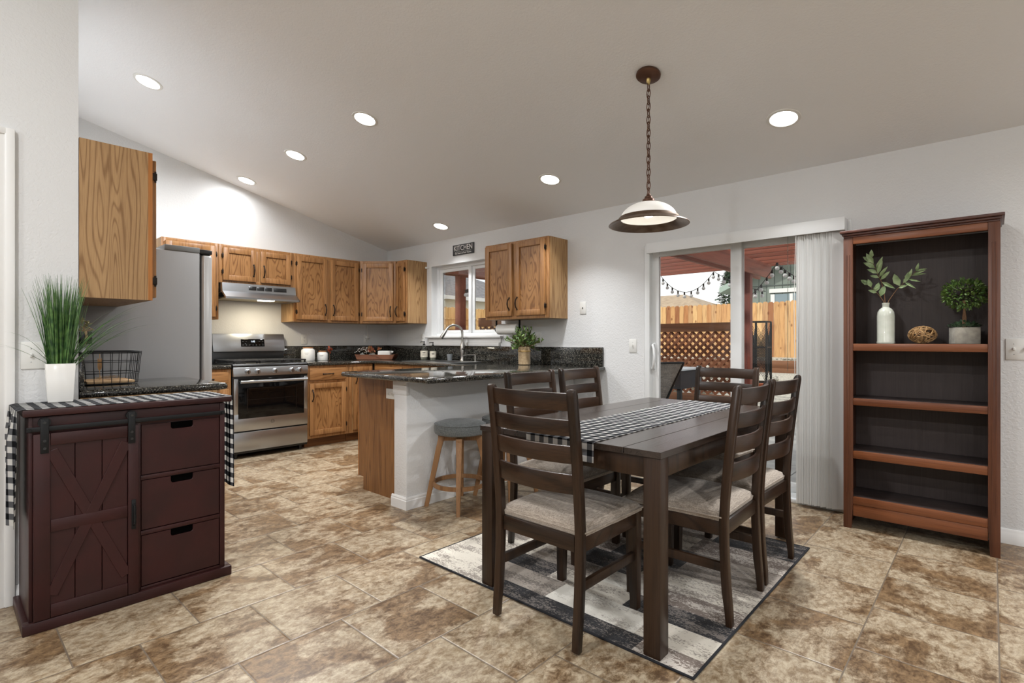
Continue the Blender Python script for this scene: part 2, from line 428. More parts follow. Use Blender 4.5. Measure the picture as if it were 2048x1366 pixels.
def boards(name, axis, pitch, cols, rough=.75, ph=0.0):
    """upright boards, each board its own tone, knots and streaks"""
    m, nt, p = base_mat(name); L = nt.links.new
    tc = nd(nt, 'ShaderNodeTexCoord'); sp = nd(nt, 'ShaderNodeSeparateXYZ'); L(tc.outputs['Object'], sp.inputs[0])
    d = nd(nt, 'ShaderNodeMath', operation='DIVIDE'); d.inputs[1].default_value = pitch; L(sp.outputs['xyz'.index(axis)], d.inputs[0])
    ad = nd(nt, 'ShaderNodeMath', operation='ADD'); ad.inputs[1].default_value = ph; L(d.outputs[0], ad.inputs[0])
    fl = nd(nt, 'ShaderNodeMath', operation='FLOOR'); L(ad.outputs[0], fl.inputs[0])
    wn = nd(nt, 'ShaderNodeTexWhiteNoise', noise_dimensions='1D'); L(fl.outputs[0], wn.inputs['W'])
    r = nd(nt, 'ShaderNodeValToRGB'); e = r.color_ramp.elements
    e[0].position = 0; e[0].color = cols[0]; e[1].position = 1; e[1].color = cols[-1]
    for k, c in enumerate(cols[1:-1]): q = e.new((k + 1) / (len(cols) - 1)); q.color = c
    L(wn.outputs['Value'], r.inputs[0])
    mp = nd(nt, 'ShaderNodeMapping'); mp.inputs['Scale'].default_value = (1, 1, .12); L(tc.outputs['Object'], mp.inputs['Vector'])
    n = nd(nt, 'ShaderNodeTexNoise', Scale=14.0, Detail=4.0); L(mp.outputs[0], n.inputs['Vector'])
    vo = nd(nt, 'ShaderNodeTexVoronoi', Scale=5.0); mp3 = nd(nt, 'ShaderNodeMapping'); mp3.inputs['Scale'].default_value = (1, 1, .55)
    L(tc.outputs['Object'], mp3.inputs['Vector']); L(mp3.outputs[0], vo.inputs['Vector'])
    kn = nd(nt, 'ShaderNodeMapRange'); kn.inputs[1].default_value = .2; kn.inputs[2].default_value = .1; kn.inputs[4].default_value = .9; L(vo.outputs['Distance'], kn.inputs[0])
    st = nd(nt, 'ShaderNodeMapRange'); st.inputs[1].default_value = .5; st.inputs[2].default_value = .75; st.inputs[4].default_value = .7; L(n.outputs['Fac'], st.inputs[0])
    mxx = nd(nt, 'ShaderNodeMath', operation='MAXIMUM'); L(kn.outputs[0], mxx.inputs[0]); L(st.outputs[0], mxx.inputs[1])
    mx = nd(nt, 'ShaderNodeMix', data_type='RGBA'); mx.inputs[7].default_value = S(120, 66, 28)
    L(mxx.outputs[0], mx.inputs[0]); L(r.outputs[0], mx.inputs[6]); L(mx.outputs[2], p.inputs['Base Color'])
    p.inputs['Roughness'].default_value = rough
    return m

WALL = wall_paint('wall_paint', S(219, 220, 220))
CEIL = wall_paint('ceiling_paint', S(238, 240, 242), .3)
TRIM = plain('white_trim_paint', S(228, 228, 226), .4)
VINYL = plain('white_vinyl', S(226, 228, 228), .35)
FLOOR = tiles('stone_look_tile')
OAK_V = wood('honey_oak_upright', S(166, 121, 76), S(120, 81, 46), 'z', 2.6, .38, 12.0, .5, stretch=.06)
OAK_D = [wood('honey_oak_panel', S(164, 120, 75), S(112, 74, 40), 'z', 2.4, .36, 15.0, .75, shift=k * 3.7, stretch=.22) for k in range(3)]
OAK_H = wood('honey_oak_level', S(166, 121, 76), S(122, 82, 47), 'y', 2.6, .38, 13.0, .55, stretch=.08)
OAK_HX = wood('honey_oak_level_x', S(166, 121, 76), S(122, 82, 47), 'x', 2.6, .38, 13.0, .55, stretch=.08)
OAK_SIDE = wood('pale_oak_veneer', S(176, 141, 98), S(130, 96, 60), 'z', 2.3, .5, 20.0, .7, stretch=.07)
OAK_EDGE = wood('honey_oak_edge', S(178, 116, 56), S(140, 84, 38), 'z', 1.0, .4, 6.0, .2)
OAK_END = wood('brown_oak_veneer', S(146, 102, 59), S(103, 67, 36), 'z', 2.2, .45, 15.0, .65, stretch=.06)
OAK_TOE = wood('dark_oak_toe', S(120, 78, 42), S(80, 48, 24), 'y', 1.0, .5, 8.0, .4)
BRONZE = plain('oiled_bronze', S(42, 36, 32), .4, .8)
GRANITE = granite('black_granite')
STEEL = plain('brushed_steel', S(178, 181, 184), .3, 1.0)
STEEL_D = plain('dark_steel', S(74, 75, 76), .3, 1.0)
NICKEL = plain('brushed_nickel', S(178, 176, 172), .22, 1.0)
FRIDGE_G = plain('fridge_grey_side', S(150, 150, 150), .5, .15, bump=(300, .1, .001))
BLACK_GL = plain('black_glass', S(9, 9, 10), .06, 0, .3)
BLACK = plain('black_enamel', S(20, 20, 20), .35)
IRON = plain('cast_iron', S(24, 24, 25), .6)
BLACK_M = plain('black_metal', S(26, 27, 28), .5, .5)
PLASTIC_W = plain('white_plastic', S(224, 224, 220), .4)
SLOT = plain('dark_slot', S(40, 40, 40), .6)
CER_W = plain('white_ceramic', S(232, 231, 227), .15, coat=.4)
WALNUT = wood('dark_walnut_finish', S(56, 39, 27), S(26, 18, 12), 'z', 1.0, .33, 7.0, .5, spec=.35)
WALNUT_X = wood('dark_walnut_level', S(60, 41, 28), S(27, 18, 12), 'x', 1.0, .33, 7.0, .5, spec=.4)
WALNUT_T = wood('dark_walnut_top', S(60, 50, 44), S(34, 28, 24), 'y', 1.0, .24, 7.0, .4, spec=.6)
SEAT_F = fabric('oatmeal_seat_fabric', S(178, 166, 152), S(132, 121, 110))
STOOL_F = fabric('slate_stool_fabric', S(116, 119, 118), S(80, 84, 84))
STOOL_W = wood('stool_wood', S(158, 118, 80), S(112, 80, 52), 'z', 1.0, .45, 5.0, .5)
CHERRY = wood('cherry_stain', S(98, 58, 38), S(62, 35, 24), 'z', 1.0, .38, 6.0, .4)
CHERRY_X = wood('cherry_stain_level', S(126, 75, 45), S(86, 47, 28), 'x', 1.0, .35, 6.0, .5)
CHERRY_B = wood('dark_cherry_back', S(70, 60, 58), S(52, 43, 41), 'z', 1.0, .5, 3.0, .3)
RED_W = plain('dark_red_paint', S(56, 27, 26), .4, spec=.3, var=(7.0, S(47, 25, 24)), bump=(40, .15, .002))
GING = gingham('gingham_cotton', .0245)
LEAF_G = plain('grass_blade', S(96, 132, 70), .45, var=(45.0, S(42, 78, 42)))
LEAF_D = plain('boxwood_leaf', S(58, 92, 40), .5, var=(40.0, S(110, 134, 66)))
LEAF_B = plain('bush_leaf', S(56, 92, 46), .45, var=(30.0, S(120, 146, 74)))
LEAF_S = plain('sage_leaf', S(150, 168, 124), .6, var=(25.0, S(108, 130, 84)))
STRAW = plain('dry_straw', S(178, 146, 92), .8)
SAGE_CER = plain('sage_glaze', S(186, 190, 176), .25, coat=.3, var=(25.0, S(196, 198, 186)))
CONCRETE_P = plain('cement_pot', S(176, 172, 160), .9, var=(30.0, S(152, 148, 138)), bump=(60, .3, .002))
BURLAP = fabric('burlap', S(196, 174, 140), S(158, 132, 98), 180.0)
RATTAN = plain('rattan_vine', S(182, 146, 98), .6, var=(60.0, S(128, 94, 56)))
TWIG = plain('brown_twig', S(112, 82, 56), .8)
GLASS = glass('window_glass', (.98, .99, .98, 1))
CLEAR = glass('clear_plastic', (.9, .92, .9, 1), .1)
PAPER = plain('paper_white', S(236, 236, 232), .9)
LABEL = plain('cream_label', S(224, 218, 200), .7)
INK = plain('dark_ink', S(60, 58, 56), .8)
BLIND = plain('vinyl_blind', S(236, 236, 234), .5)
_nt = BLIND.node_tree; _t = _nt.nodes.new('ShaderNodeBsdfTranslucent'); _t.inputs[0].default_value = S(236, 236, 234)
_m = _nt.nodes.new('ShaderNodeMixShader'); _m.inputs[0].default_value = .35
_nt.links.new(_nt.nodes['Principled BSDF'].outputs[0], _m.inputs[1]); _nt.links.new(_t.outputs[0], _m.inputs[2])
_nt.links.new(_m.outputs[0], _nt.nodes['Material Output'].inputs[0])
LENS = plain('lamp_lens', (1, 1, 1, 1), .4, emis=((1, .985, .96, 1), 9.0))
BULB = plain('bulb_glow', (1, 1, 1, 1), .4, emis=((1, .95, .86, 1), 8.0))
HOODL = plain('hood_bulb_glow', (1, 1, 1, 1), .4, emis=((1, .9, .7, 1), 14.0))
CLOCK = plain('clock_digits', (0, 0, 0, 1), .4, emis=((.8, .9, 1, 1), 2.0))
# ================================================================== THE SETTING
YW, XS, XL, YK = 4.165, -6.10, -3.20, 0.459       # window wall, stove wall, near left wall, inner kitchen wall
XE, YR = 4.2, -4.6                                # walls behind the camera
SL, ZC = 0.2426, 2.39
def zc(y): return ZC + SL * (YW - y) if y > -.3 else ZC + SL * (YW + .3) - SL * (-.3 - y)

struct('floor', MB().box(XS - .1, XE + .1, YR - .1, YW + .12, -.1, 0), FLOOR)

# ceiling: two slopes meeting in a ridge behind the camera
m = MB()
for (ya, yb) in ((YW + .12, -.3), (-.3, YR - .1)):
    za, zb = (zc(YW) - SL * .12 if ya > YW else zc(ya)), zc(yb)
    m.prism([(ya, za), (yb, zb), (yb, zb + .2), (ya, za + .2)], 'x', XS - .1, XE + .1)
ceiling = struct('ceiling', m, CEIL)

def gable(y0, y1, x0, x1):
    """wall slab along y under the slope"""
    ys = [y0] + ([-.3] if y0 < -.3 < y1 else []) + [y1]
    top = [(y, zc(min(y, YW)) + .01) for y in ys]
    return MB().prism([(y1, 0), (y0, 0)] + top, 'x', x0, x1)
struct('wall_back', gable(YK - .12, YW + .12, XS - .12, XS), WALL)
struct('wall_left', gable(YR, YK, XL - .12, XL), WALL)
struct('wall_inner', MB().box(XS, XL - .12, YK - .12, YK, 0, zc(YK) + .01), WALL)
m = MB(jit=0)   # unseen east wall; its wide window opening is added to let daylight in
m.box(XE, XE + .12, YR, YW + .12, 0, .5); m.box(XE, XE + .12, YR, YW + .12, 2.3, 3.6)
m.box(XE, XE + .12, YR, -3.2, .5, 2.3); m.box(XE, XE + .12, 1.6, YW + .12, .5, 2.3)
struct('wall_right', m, WALL)
struct('wall_rear', MB().box(XL - .12, XE + .12, YR - .12, YR, 0, zc(YR) + .05), WALL)

# window wall with the two openings
WX0, WX1, WZ0, WZ1 = -5.155, -3.955, 1.222, 2.088      # kitchen window
DX0, DX1, DZ1 = -2.24, -.70, 1.99                      # sliding door
m = MB(jit=0)
zt = ZC + .01
for (a, b, z0, z1) in ((XS - .12, WX0, 0, zt), (WX0, WX1, 0, WZ0), (WX0, WX1, WZ1, zt), (WX1, DX0, 0, zt), (DX0, DX1, DZ1, zt), (DX1, XE + .12, 0, zt)):
    m.box(a, b, YW, YW + .14, z0, z1)
struct('wall_front', m, WALL)

# kitchen window: vinyl slider
o = struct('window_1', MB().box(WX0, WX1, YW + .085, YW + .14, WZ0, WZ0 + .035, .003).box(WX0, WX1, YW + .085, YW + .14, WZ1 - .035, WZ1, .003)
           .box(WX0, WX0 + .04, YW + .085, YW + .14, WZ0, WZ1, .003).box(WX1 - .04, WX1, YW + .085, YW + .14, WZ0, WZ1, .003), VINYL, 'white vinyl sliding window above the sink')
m = MB()
for (a, b, y) in ((WX0 + .04, -4.54, YW + .10), (-4.56, WX1 - .04, YW + .118)):
    m.box(a, a + .055 if a < -4.8 else a + .06, y, y + .018, WZ0 + .035, WZ1 - .035, .003); m.box(b - .05, b, y, y + .018, WZ0 + .035, WZ1 - .035, .003)
    m.box(a, b, y, y + .018, WZ0 + .035, WZ0 + .075, .003); m.box(a, b, y, y + .018, WZ1 - .075, WZ1 - .035, .003)
m.build('sash', VINYL, o)
MB().box(WX0 + .09, -4.58, YW + .108, YW + .112, WZ0 + .07, WZ1 - .07).build('pane', GLASS, o)
MB().box(-4.51, WX1 - .08, YW + .126, YW + .130, WZ0 + .07, WZ1 - .07).build('pane', GLASS, o)
m = MB().box(-5.225, -3.93, YW - .05, YW + .085, WZ0 - .022, WZ0 + .002, .004)
m.box(-5.19, -3.95, YW - .018, YW - .001, WZ0 - .075, WZ0 - .022, .003).box(-5.17, -3.97, YW - .03, YW - .001, WZ0 - .115, WZ0 - .075, .004)
struct('trim_1', m, TRIM, 'white window stool and apron below the kitchen window')
# curtain-rod bracket left of the window
t = MB().cyl((-5.205, YW, 2.075), (-5.205, YW - .04, 2.075), .006).ball((-5.205, YW - .045, 2.075), .014).build('curtain_bracket', PLASTIC_W, None)
tag(t, 'tiny white knob bracket on the wall beside the top left corner of the kitchen window', 'bracket')

# sliding glass door
o = struct('door_1', MB().box(DX0, DX0 + .05, YW + .0, YW + .14, 0, DZ1, .004).box(DX1 - .05, DX1, YW + .0, YW + .14, 0, DZ1, .004)
           .box(DX0, DX1, YW + .0, YW + .14, DZ1 - .05, DZ1, .004).box(DX0, DX1, YW - .012, YW + .14, 0.0, .03, .004)
           .box(DX0, DX1, YW + .03, YW + .036, .03, .05).box(DX0, DX1, YW + .085, YW + .091, .03, .05), VINYL, 'white sliding glass patio door')
m = MB()
a, b, y = DX0 + .05, -1.435, YW + .045
m.box(a, a + .065, y, y + .035, .04, DZ1 - .05, .004).box(b - .085, b, y, y + .035, .04, DZ1 - .05, .004).box(a, b, y, y + .035, .04, .12, .004).box(a, b, y, y + .035, DZ1 - .1, DZ1 - .05, .004)
p1_ = m.build('sliding_panel', VINYL, o)
MB().box(a + .06, b - .08, y + .015, y + .02, .115, DZ1 - .09).build('pane', GLASS, p1_)
mh = MB().box(-2.185, -2.15, y - .012, y, .90, 1.15, .004)
mh.tube([(-2.165, y - .01, .925), (-2.165, y - .035, .93), (-2.145, y - .055, .96), (-2.135, y - .06, 1.03), (-2.145, y - .055, 1.1), (-2.165, y - .035, 1.13), (-2.165, y - .01, 1.135)], .011, 10)
mh.build('door_handle', VINYL, p1_)
MB().box(-2.149, -2.146, y - .008, y - .004, .98, 1.02).build('latch', SLOT, p1_) if False else None
m = MB(); a, b, y = -1.50, DX1 - .05, YW + .095
m.box(a, a + .06, y, y + .035, .04, DZ1 - .05, .004).box(b - .06, b, y, y + .035, .04, DZ1 - .05, .004).box(a, b, y, y + .035, .04, .12, .004).box(a, b, y, y + .035, DZ1 - .1, DZ1 - .05, .004)
p2_ = m.build('fixed_panel', VINYL, o)
MB().box(a + .055, b - .055, y + .015, y + .02, .115, DZ1 - .09).build('pane', GLASS, p2_)

# left wall: door casing at the frame edge
m = MB()
m.prism([(.150, 0), (.150, 2.02), (-.85, 2.02), (-.85, 0), (-.94, 0), (-.94, 2.095), (.235, 2.095), (.235, 0)][::-1], 'x', XL, XL + .016, .004)
m.box(XL, XL + .022, .205, .239, 0, 2.098, .004).box(XL, XL + .022, -.944, .239, 2.068, 2.098, .004)
struct('trim_2', m, TRIM, 'white door casing on the left wall')
o = struct('door_2', MB().box(XL - .03, XL + .004, -.85, .150, .005, 2.02), TRIM, 'white door in the left wall')

def skirting(name, pts, axis, lo, hi, sgn, face):
    """baseboard profile with a stepped top; face = wall plane, sgn = outward direction"""
    prof = [(0, 0), (.014, 0), (.014, .060), (.010, .066), (.010, .074), (.005, .084), (0, .084)]
    P = [(face + sgn * a, z) for a, z in prof]
    mb = MB()
    if axis == 'x': mb.prism(P, 'x', lo, hi)
    else:
        mb.prism(P, 'y', lo, hi)
    return struct(name, mb, TRIM)
skirting('baseboard_front', None, 'x', DX1 - .0, XE, -1, YW)
skirting('baseboard_middle', None, 'x', -2.55, DX0, -1, YW)
skirting('baseboard_left', None, 'y', .24, YK + .0, 1, XL)
skirting('baseboard_rear', None, 'x', XL, XE, 1, YR)

# peninsula: half wall with baseboard and cap trim
PX0, PX1, PY0 = -3.135, -2.985, 2.192
m = MB().box(PX0, PX1, PY0, YW, 0, .89, .012)
struct('wall_peninsula', m, WALL)
prof = [(0, 0), (.014, 0), (.014, .060), (.010, .066), (.010, .074), (.005, .084), (0, .084)]
m = MB()
for off in range(1):
    lv = []
    for a, z in prof:
        lv.append([m.bm.verts.new(q) for q in ((PX0 - .014, PY0 - a, z), (PX1 + a, PY0 - a, z), (PX1 + a, YW - .001, z), (PX1, YW - .001, z), (PX1, PY0, z), (PX0 - .014, PY0, z))])
    # outer skins only
    for i in range(len(prof) - 1):
        for k in range(2): m.bm.faces.new((lv[i][k], lv[i + 1][k], lv[i + 1][k + 1], lv[i][k + 1]))
    m.bm.faces.new([lv[i][0] for i in range(len(prof))])
    m.bm.faces.new([lv[i][2] for i in range(len(prof))][::-1])
bmesh.ops.recalc_face_normals(m.bm, faces=m.bm.faces[:])
struct('baseboard_peninsula', m, TRIM, smooth=False)
m = MB().box(PX0 - .004, PX1 + .004, PY0 - .004, PY0 + .02, .79, .89, .002).box(PX1, PX1 + .004, PY0, PY0 + .004, .0, .01)
struct('trim_3', m, WALL, 'white trim block under the end of the peninsula counter')

# ================================================================== LAMPS
def recessed(x, y, power, idx_label):
    z = zc(y)
    t = thing('recessed_light', idx_label, 'ceiling light', (x, y, z), 0, 'round recessed lights in the sloped ceiling')
    ang = math.atan(SL) * (1 if y > -.3 else -1)
    R = Matrix.Translation((x, y, z)) @ Matrix.Rotation(-ang, 4, 'X')
    MB(R).lathe([(.075, -.002), (.080, -.006), (.095, -.004), (.098, .0), (.098, .004), (.075, .004)], n=36, cap=False, closed=True).build('trim_ring', PLASTIC_W, t)
    MB(R).lathe([(0.0, -.004), (.0755, -.004), (.0755, .003), (0, .003)], n=36).build('lens', LENS, t)
    ld = bpy.data.lights.new('recessed_lamp', 'AREA'); ld.shape = 'DISK'; ld.size = .14; ld.energy = LAMP_W * power; ld.color = (.975, .985, 1)
    ld.spread = math.radians(115 if (x > -3.6 and power == 1.0) or 3.7 < y < 4 else 170)
    lo = bpy.data.objects.new('recessed_lamp', ld); COL.objects.link(lo); lo.parent = t
    lo.location = (0, 0, -.012); lo.rotation_euler = (-ang, 0, 0)
for x, y, lb in ((-4.742, 1.092, 'round recessed ceiling light, first from the left and nearest the top of the photo'),
                 (-3.543, 2.216, 'large round recessed ceiling light in the middle of the ceiling, right of a smaller pair'),
                 (-4.700, 2.219, 'round recessed ceiling light between the one by the stove wall and the middle one'),
                 (-5.826, 2.221, 'round recessed ceiling light closest to the stove wall'),
                 (-2.786, 3.535, 'round recessed ceiling light above the short oak cabinet right of the window'),
                 (-4.612, 3.860, 'small round recessed ceiling light above the KITCHEN sign'),
                 (-.954, 3.539, 'round recessed ceiling light right of the hanging pendant lamp')):
    recessed(x, y, .22 if x < -5 else .6 if y > 3.7 else 1.6 if x < -4 else 1.0, lb)
for x, y in ((1.6, 3.3), (1.4, .6), (1.4, -2.4), (-1.4, -2.4), (-1.5, -.9), (3.2, -.9)):  # added lamps out of view, brightening the room and surfaces facing the camera
    recessed(x, y, 2.1, 'unseen recessed ceiling light added as fill in the room around the camera')

# ================================================================== KITCHEN CABINETS
def frame(ox, oy, deg, z=0):
    """local u (along the face), n (outwards), z -> world"""
    a = math.radians(deg)
    return Matrix.Translation((ox, oy, z)) @ Matrix.Rotation(a, 4, 'Z')
# faces: n = local -y.  deg 90: u -> +y, n -> +x ; deg 0: u -> +x, n -> -y
def B(mb, u0, u1, n0, n1, z0, z1, bev=0.0):
    mb.box(u0, u1, -n1, -n0, z0, z1, bev); return mb

dcount = [0]
def cab_door(t, F, u0, u1, z0, z1, pull=None, hinge=None, pull_top=False, n0=0.0, fr=.055, th=.022):
    k = dcount[0] % 3; dcount[0] += 1
    m = MB(F)
    B(m, u0, u0 + fr, n0, n0 + th, z0, z1, .003); B(m, u1 - fr, u1, n0, n0 + th, z0, z1, .003)
    B(m, u0 + fr - .001, u1 - fr + .001, n0, n0 + th, z0, z0 + fr, .003); B(m, u0 + fr - .001, u1 - fr + .001, n0, n0 + th, z1 - fr, z1, .003)
    d = m.build('door', OAK_V, t)
    B(MB(F), u0 + fr - .004, u1 - fr + .004, n0 + .001, n0 + .006, z0 + fr - .004, z1 - fr + .004).build('door_panel', OAK_D[k], d)
    if pull:
        pu = u0 + .03 if pull == 'L' else u1 - .03
        pz = z1 - .13 if pull_top else z0 + .12
        cab_pull(d, F, pu, pz, n0 + th)
    if hinge:
        hu = u0 - .004 if hinge == 'L' else u1 + .004
        for hz in (z0 + .085, z1 - .085):
            MB(F).cyl((hu, -(n0 + th * .75), hz - .028), (hu, -(n0 + th * .75), hz + .028), .0045, n=10).box(hu - .007, hu + .007, -(n0 + th + .001), -(n0 + .001), hz - .018, hz + .018, .001).build('hinge', BRONZE, d)
    return d
def cab_pull(d, F, u, z, n, vertical=True):
    m = MB(F); h = .055
    pts = []
    for q in range(9):
        s = q / 8; a = -1 + 2 * s
        pts.append((a * h, .004 + .026 * math.sin(PI * s) ** .7))
    P = [((u, -(n + w), z + a) if vertical else (u + a, -(n + w), z)) for a, w in pts]
    m.tube(P, [.0045, .0065, .005, .006, .007, .006, .005, .0065, .0045], 8)
    for s in (-1, 1):
        c = (u, -(n + .003), z + s * (h + .004)) if vertical else (u + s * (h + .004), -(n + .003), z)
        m.ball(c, .009, 10, (1, .6, 1) if vertical else (1, .6, 1))
    return m.build('handle', BRONZE, d)
def drawer(t, F, u0, u1, z0, z1, n0=0.0, pull=True, mat=None):
    m = MB(F); B(m, u0, u1, n0, n0 + .019, z0, z1, .005)
    d = m.build('drawer', mat or OAK_H, t)
    if pull: cab_pull(d, F, (u0 + u1) / 2, (z0 + z1) / 2, n0 + .019, False)
    return d
def cabinet(name, label, cat, F, W, D, z0, z1, group=None, sides=(None, None), ff=.035, toe=False, openings=(), hbar=()):
    o = F @ Vector((W / 2, 0, z0))
    t = thing(name, label, cat, o, 0, group)
    m = MB(F); zb = z0 + (.10 if toe else 0)
    B(m, .002, W - .002, -D + .002, -.001, zb, z1)
    m.build('carcass', OAK_SIDE, t)
    m = MB(F)
    B(m, 0, ff, -.018, 0, zb, z1, .002); B(m, W - ff, W, -.018, 0, zb, z1, .002)
    B(m, ff, W - ff, -.018, 0, zb, zb + ff, .002); B(m, ff, W - ff, -.018, 0, z1 - ff, z1, .002)
    for u in openings: B(m, u - .018, u + .018, -.018, 0, zb + ff, z1 - ff, .002)
    for z in hbar: B(m, ff, W - ff, -.018, 0, z - .016, z + .016, .002)
    m.build('face_frame', OAK_V, t)
    for s, mt in zip((0, 1), sides):
        if mt is None: continue
        u = -.004 if s == 0 else W
        B(MB(F), u, u + .004, -D + .002, -.018, zb, z1).build('side_panel', mt, t)
    if toe:
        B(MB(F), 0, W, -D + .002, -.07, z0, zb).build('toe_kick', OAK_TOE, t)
    return t

UZ0, UZ1, UD = 1.383, 2.152, .31
XF = XS + UD          # upper faces on the stove wall (-5.79)
FS = frame(XF, 0, 90)    # u = y, n = +x
G_UP = 'oak wall cabinets on the stove wall'
# far left tall cabinet beside the fridge
F = frame(XF, 1.44, 90)
t = cabinet('wall_cabinet', 'honey oak wall cabinet half hidden behind the grey refrigerator', 'cabinet', F, .497, UD, UZ0, UZ1, G_UP)
cab_door(t, F, .03, .467, UZ0 + .025, UZ1 - .03, 'L', 'R')
# over the hood
F = frame(XF, 1.94, 90)
t = cabinet('wall_cabinet', 'short two-door honey oak cabinet directly above the range hood', 'cabinet', F, .770, UD, 1.762, UZ1, G_UP, openings=(.385,))
cab_door(t, F, .035, .362, 1.787, UZ1 - .03, 'R', 'L'); cab_door(t, F, .408, .735, 1.787, UZ1 - .03, 'L', 'R')
# tall double
F = frame(XF, 2.713, 90)
t = cabinet('wall_cabinet', 'tall two-door honey oak cabinet right of the range hood', 'cabinet', F, .838, UD, UZ0, UZ1, G_UP, sides=(OAK_SIDE, None), openings=(.42,))
cab_door(t, F, .03, .398, UZ0 + .025, UZ1 - .03, 'R', 'L'); cab_door(t, F, .442, .808, UZ0 + .025, UZ1 - .03, 'L', 'R')
# diagonal corner cabinet
pa, pb = Vector((XF, 3.553)), Vector((-5.455, 3.855))
F = frame(pa.x, pa.y, math.degrees(math.atan2(pb.y - pa.y, pb.x - pa.x)))
Wd = (pb - pa).length
t = thing('corner_cabinet', 'honey oak corner cabinet with one door set diagonally in the kitchen corner', 'cabinet', (-5.9, 3.95, UZ0))
MB().prism([(XF, 3.556), (-5.458, 3.853), (-5.458, YW - .002), (XS + .002, YW - .002), (XS + .002, 3.556)], 'z', UZ0, UZ1).build('carcass', OAK_SIDE, t)
m = MB(F); B(m, 0, .04, 0, .014, UZ0, UZ1, .002); B(m, Wd - .04, Wd, 0, .014, UZ0, UZ1, .002); B(m, .04, Wd - .04, 0, .014, UZ0, UZ0 + .035, .002); B(m, .04, Wd - .04, 0, .014, UZ1 - .035, UZ1, .002)
m.build('face_frame', OAK_V, t)
cab_door(t, F, .035, Wd - .035, UZ0 + .025, UZ1 - .03, 'R', 'L', n0=.014)
# narrow one on the window wall, left of the window
F = frame(-5.453, YW - UD, 0)
t = cabinet('wall_cabinet', 'narrow honey oak cabinet with pale end panel, just left of the window', 'cabinet', F, .205, UD, UZ0, UZ1, None, sides=(None, OAK_SIDE))
cab_door(t, F, .012, .178, UZ0 + .025, UZ1 - .03, 'L', 'R', fr=.045)
# right of the window
YF2 = 3.872
F = frame(-3.905, YF2, 0)
t = cabinet('wall_cabinet', 'two-door honey oak cabinet hanging right of the kitchen window', 'cabinet', F, .838, YW - YF2, UZ0, UZ1, None, sides=(OAK_SIDE, OAK_SIDE), openings=(.405,))
cab_door(t, F, .012, .385, UZ0 + .03, UZ1 - .018, 'R', None); cab_door(t, F, .43, .802, UZ0 + .03, UZ1 - .018, 'L', 'R')
# near upper cabinet: on the inner kitchen wall, its end panel flush with the left wall
F = frame(XL - .75, YK + .296, 180); F = F @ Matrix.Translation((-.75, 0, 0))
t = cabinet('wall_cabinet', 'large oak wall cabinet end panel beside the grass plant, nearest to the camera', 'cabinet', F, .75, .296, 1.374, 2.131, None, sides=(OAK_SIDE, None))
B(MB(F), -.0045, .0, -.018, .001, 1.374, 2.131).build('edge_strip', OAK_EDGE, t)
cab_door(t, F, .012, .36, 1.39, 2.10, 'R', 'L'); cab_door(t, F, .39, .73, 1.39, 2.10, 'L', 'R')

# ------------------------------------------------------------------ base cabinets
XBF = -5.485            # base faces on the stove wall
CZ, CT = .93, .038
G_B = 'oak base cabinets'
F = frame(XBF, 1.50, 90)
t = cabinet('base_cabinet', 'honey oak base cabinet between the refrigerator and the stove', 'cabinet', F, .447, .61, 0, CZ - CT, G_B, toe=True)
drawer(t, F, .03, .42, .73, .865); cab_door(t, F, .03, .42, .13, .70, 'R', 'L', True)
F = frame(XBF, 2.720, 90)
t = cabinet('base_cabinet', 'honey oak base cabinet with one drawer and one door right of the stove', 'cabinet', F, .498, .61, 0, CZ - CT, G_B, toe=True, hbar=(.715,))
drawer(t, F, .02, .455, .735, .865); cab_door(t, F, .02, .455, .135, .70, 'L', 'R', True)
F = frame(XBF, 3.224, 90)
t = cabinet('base_cabinet', 'honey oak corner base cabinet left of the sink, partly behind the peninsula', 'cabinet', F, .31, .61, 0, CZ - CT, G_B, toe=True)
cab_door(t, F, .045, .297, .135, .865, 'L', None, True, fr=.05)
YBF = 3.555
F = frame(-5.480, YBF + .002, 0)
t = cabinet('base_cabinet', 'honey oak sink base cabinet under the kitchen window', 'cabinet', F, 1.74, .605, 0, CZ - CT, G_B, toe=True, openings=(.6, 1.15), hbar=(.715,))
drawer(t, F, .03, .57, .735, .865, mat=OAK_HX); drawer(t, F, .63, 1.12, .735, .865, pull=False, mat=OAK_HX); drawer(t, F, 1.18, 1.71, .735, .865, mat=OAK_HX)
for a, b in ((.03, .57), (.63, 1.12), (1.18, 1.71)): cab_door(t, F, a, b, .135, .70, 'R', 'L', True)
# peninsula base: opens to the kitchen, oak end panel to the camera
F = frame(-3.725, YW - .005, -90)
t = cabinet('base_cabinet', 'peninsula base cabinet with a brown oak end panel', 'cabinet', F, YW - .005 - 2.284, .585, 0, CZ - CT, None, toe=True, openings=(.62, 1.25), hbar=(.715,))
for a, b in ((.65, 1.22), (1.28, 1.85)):
    drawer(t, F, a, b, .735, .865); cab_door(t, F, a, b, .135, .70, 'R', 'L', True)
MB().prism([(-3.727, .10), (-3.655, .10), (-3.655, 0), (-3.139, 0), (-3.139, .89), (-3.727, .89)], 'y', 2.272, 2.283).build('end_panel', OAK_END, t)
MB().box(-3.7285, -3.722, 2.271, 2.3, .10, .89).build('edge_strip', OAK_EDGE, t)
# beside the fridge: counter run on the inner kitchen wall
F = frame(XL - .75, YK + .62, 180) @ Matrix.Translation((-.75, 0, 0))
t = cabinet('base_cabinet', 'oak base cabinet under the granite counter behind the dark red cabinet', 'cabinet', F, .70, .615, 0, CZ - CT, None, toe=True, sides=(OAK_SIDE, None))
drawer(t, F, .03, .67, .735, .865, mat=OAK_HX); cab_door(t, F, .03, .67, .135, .70, 'R', 'L', True)

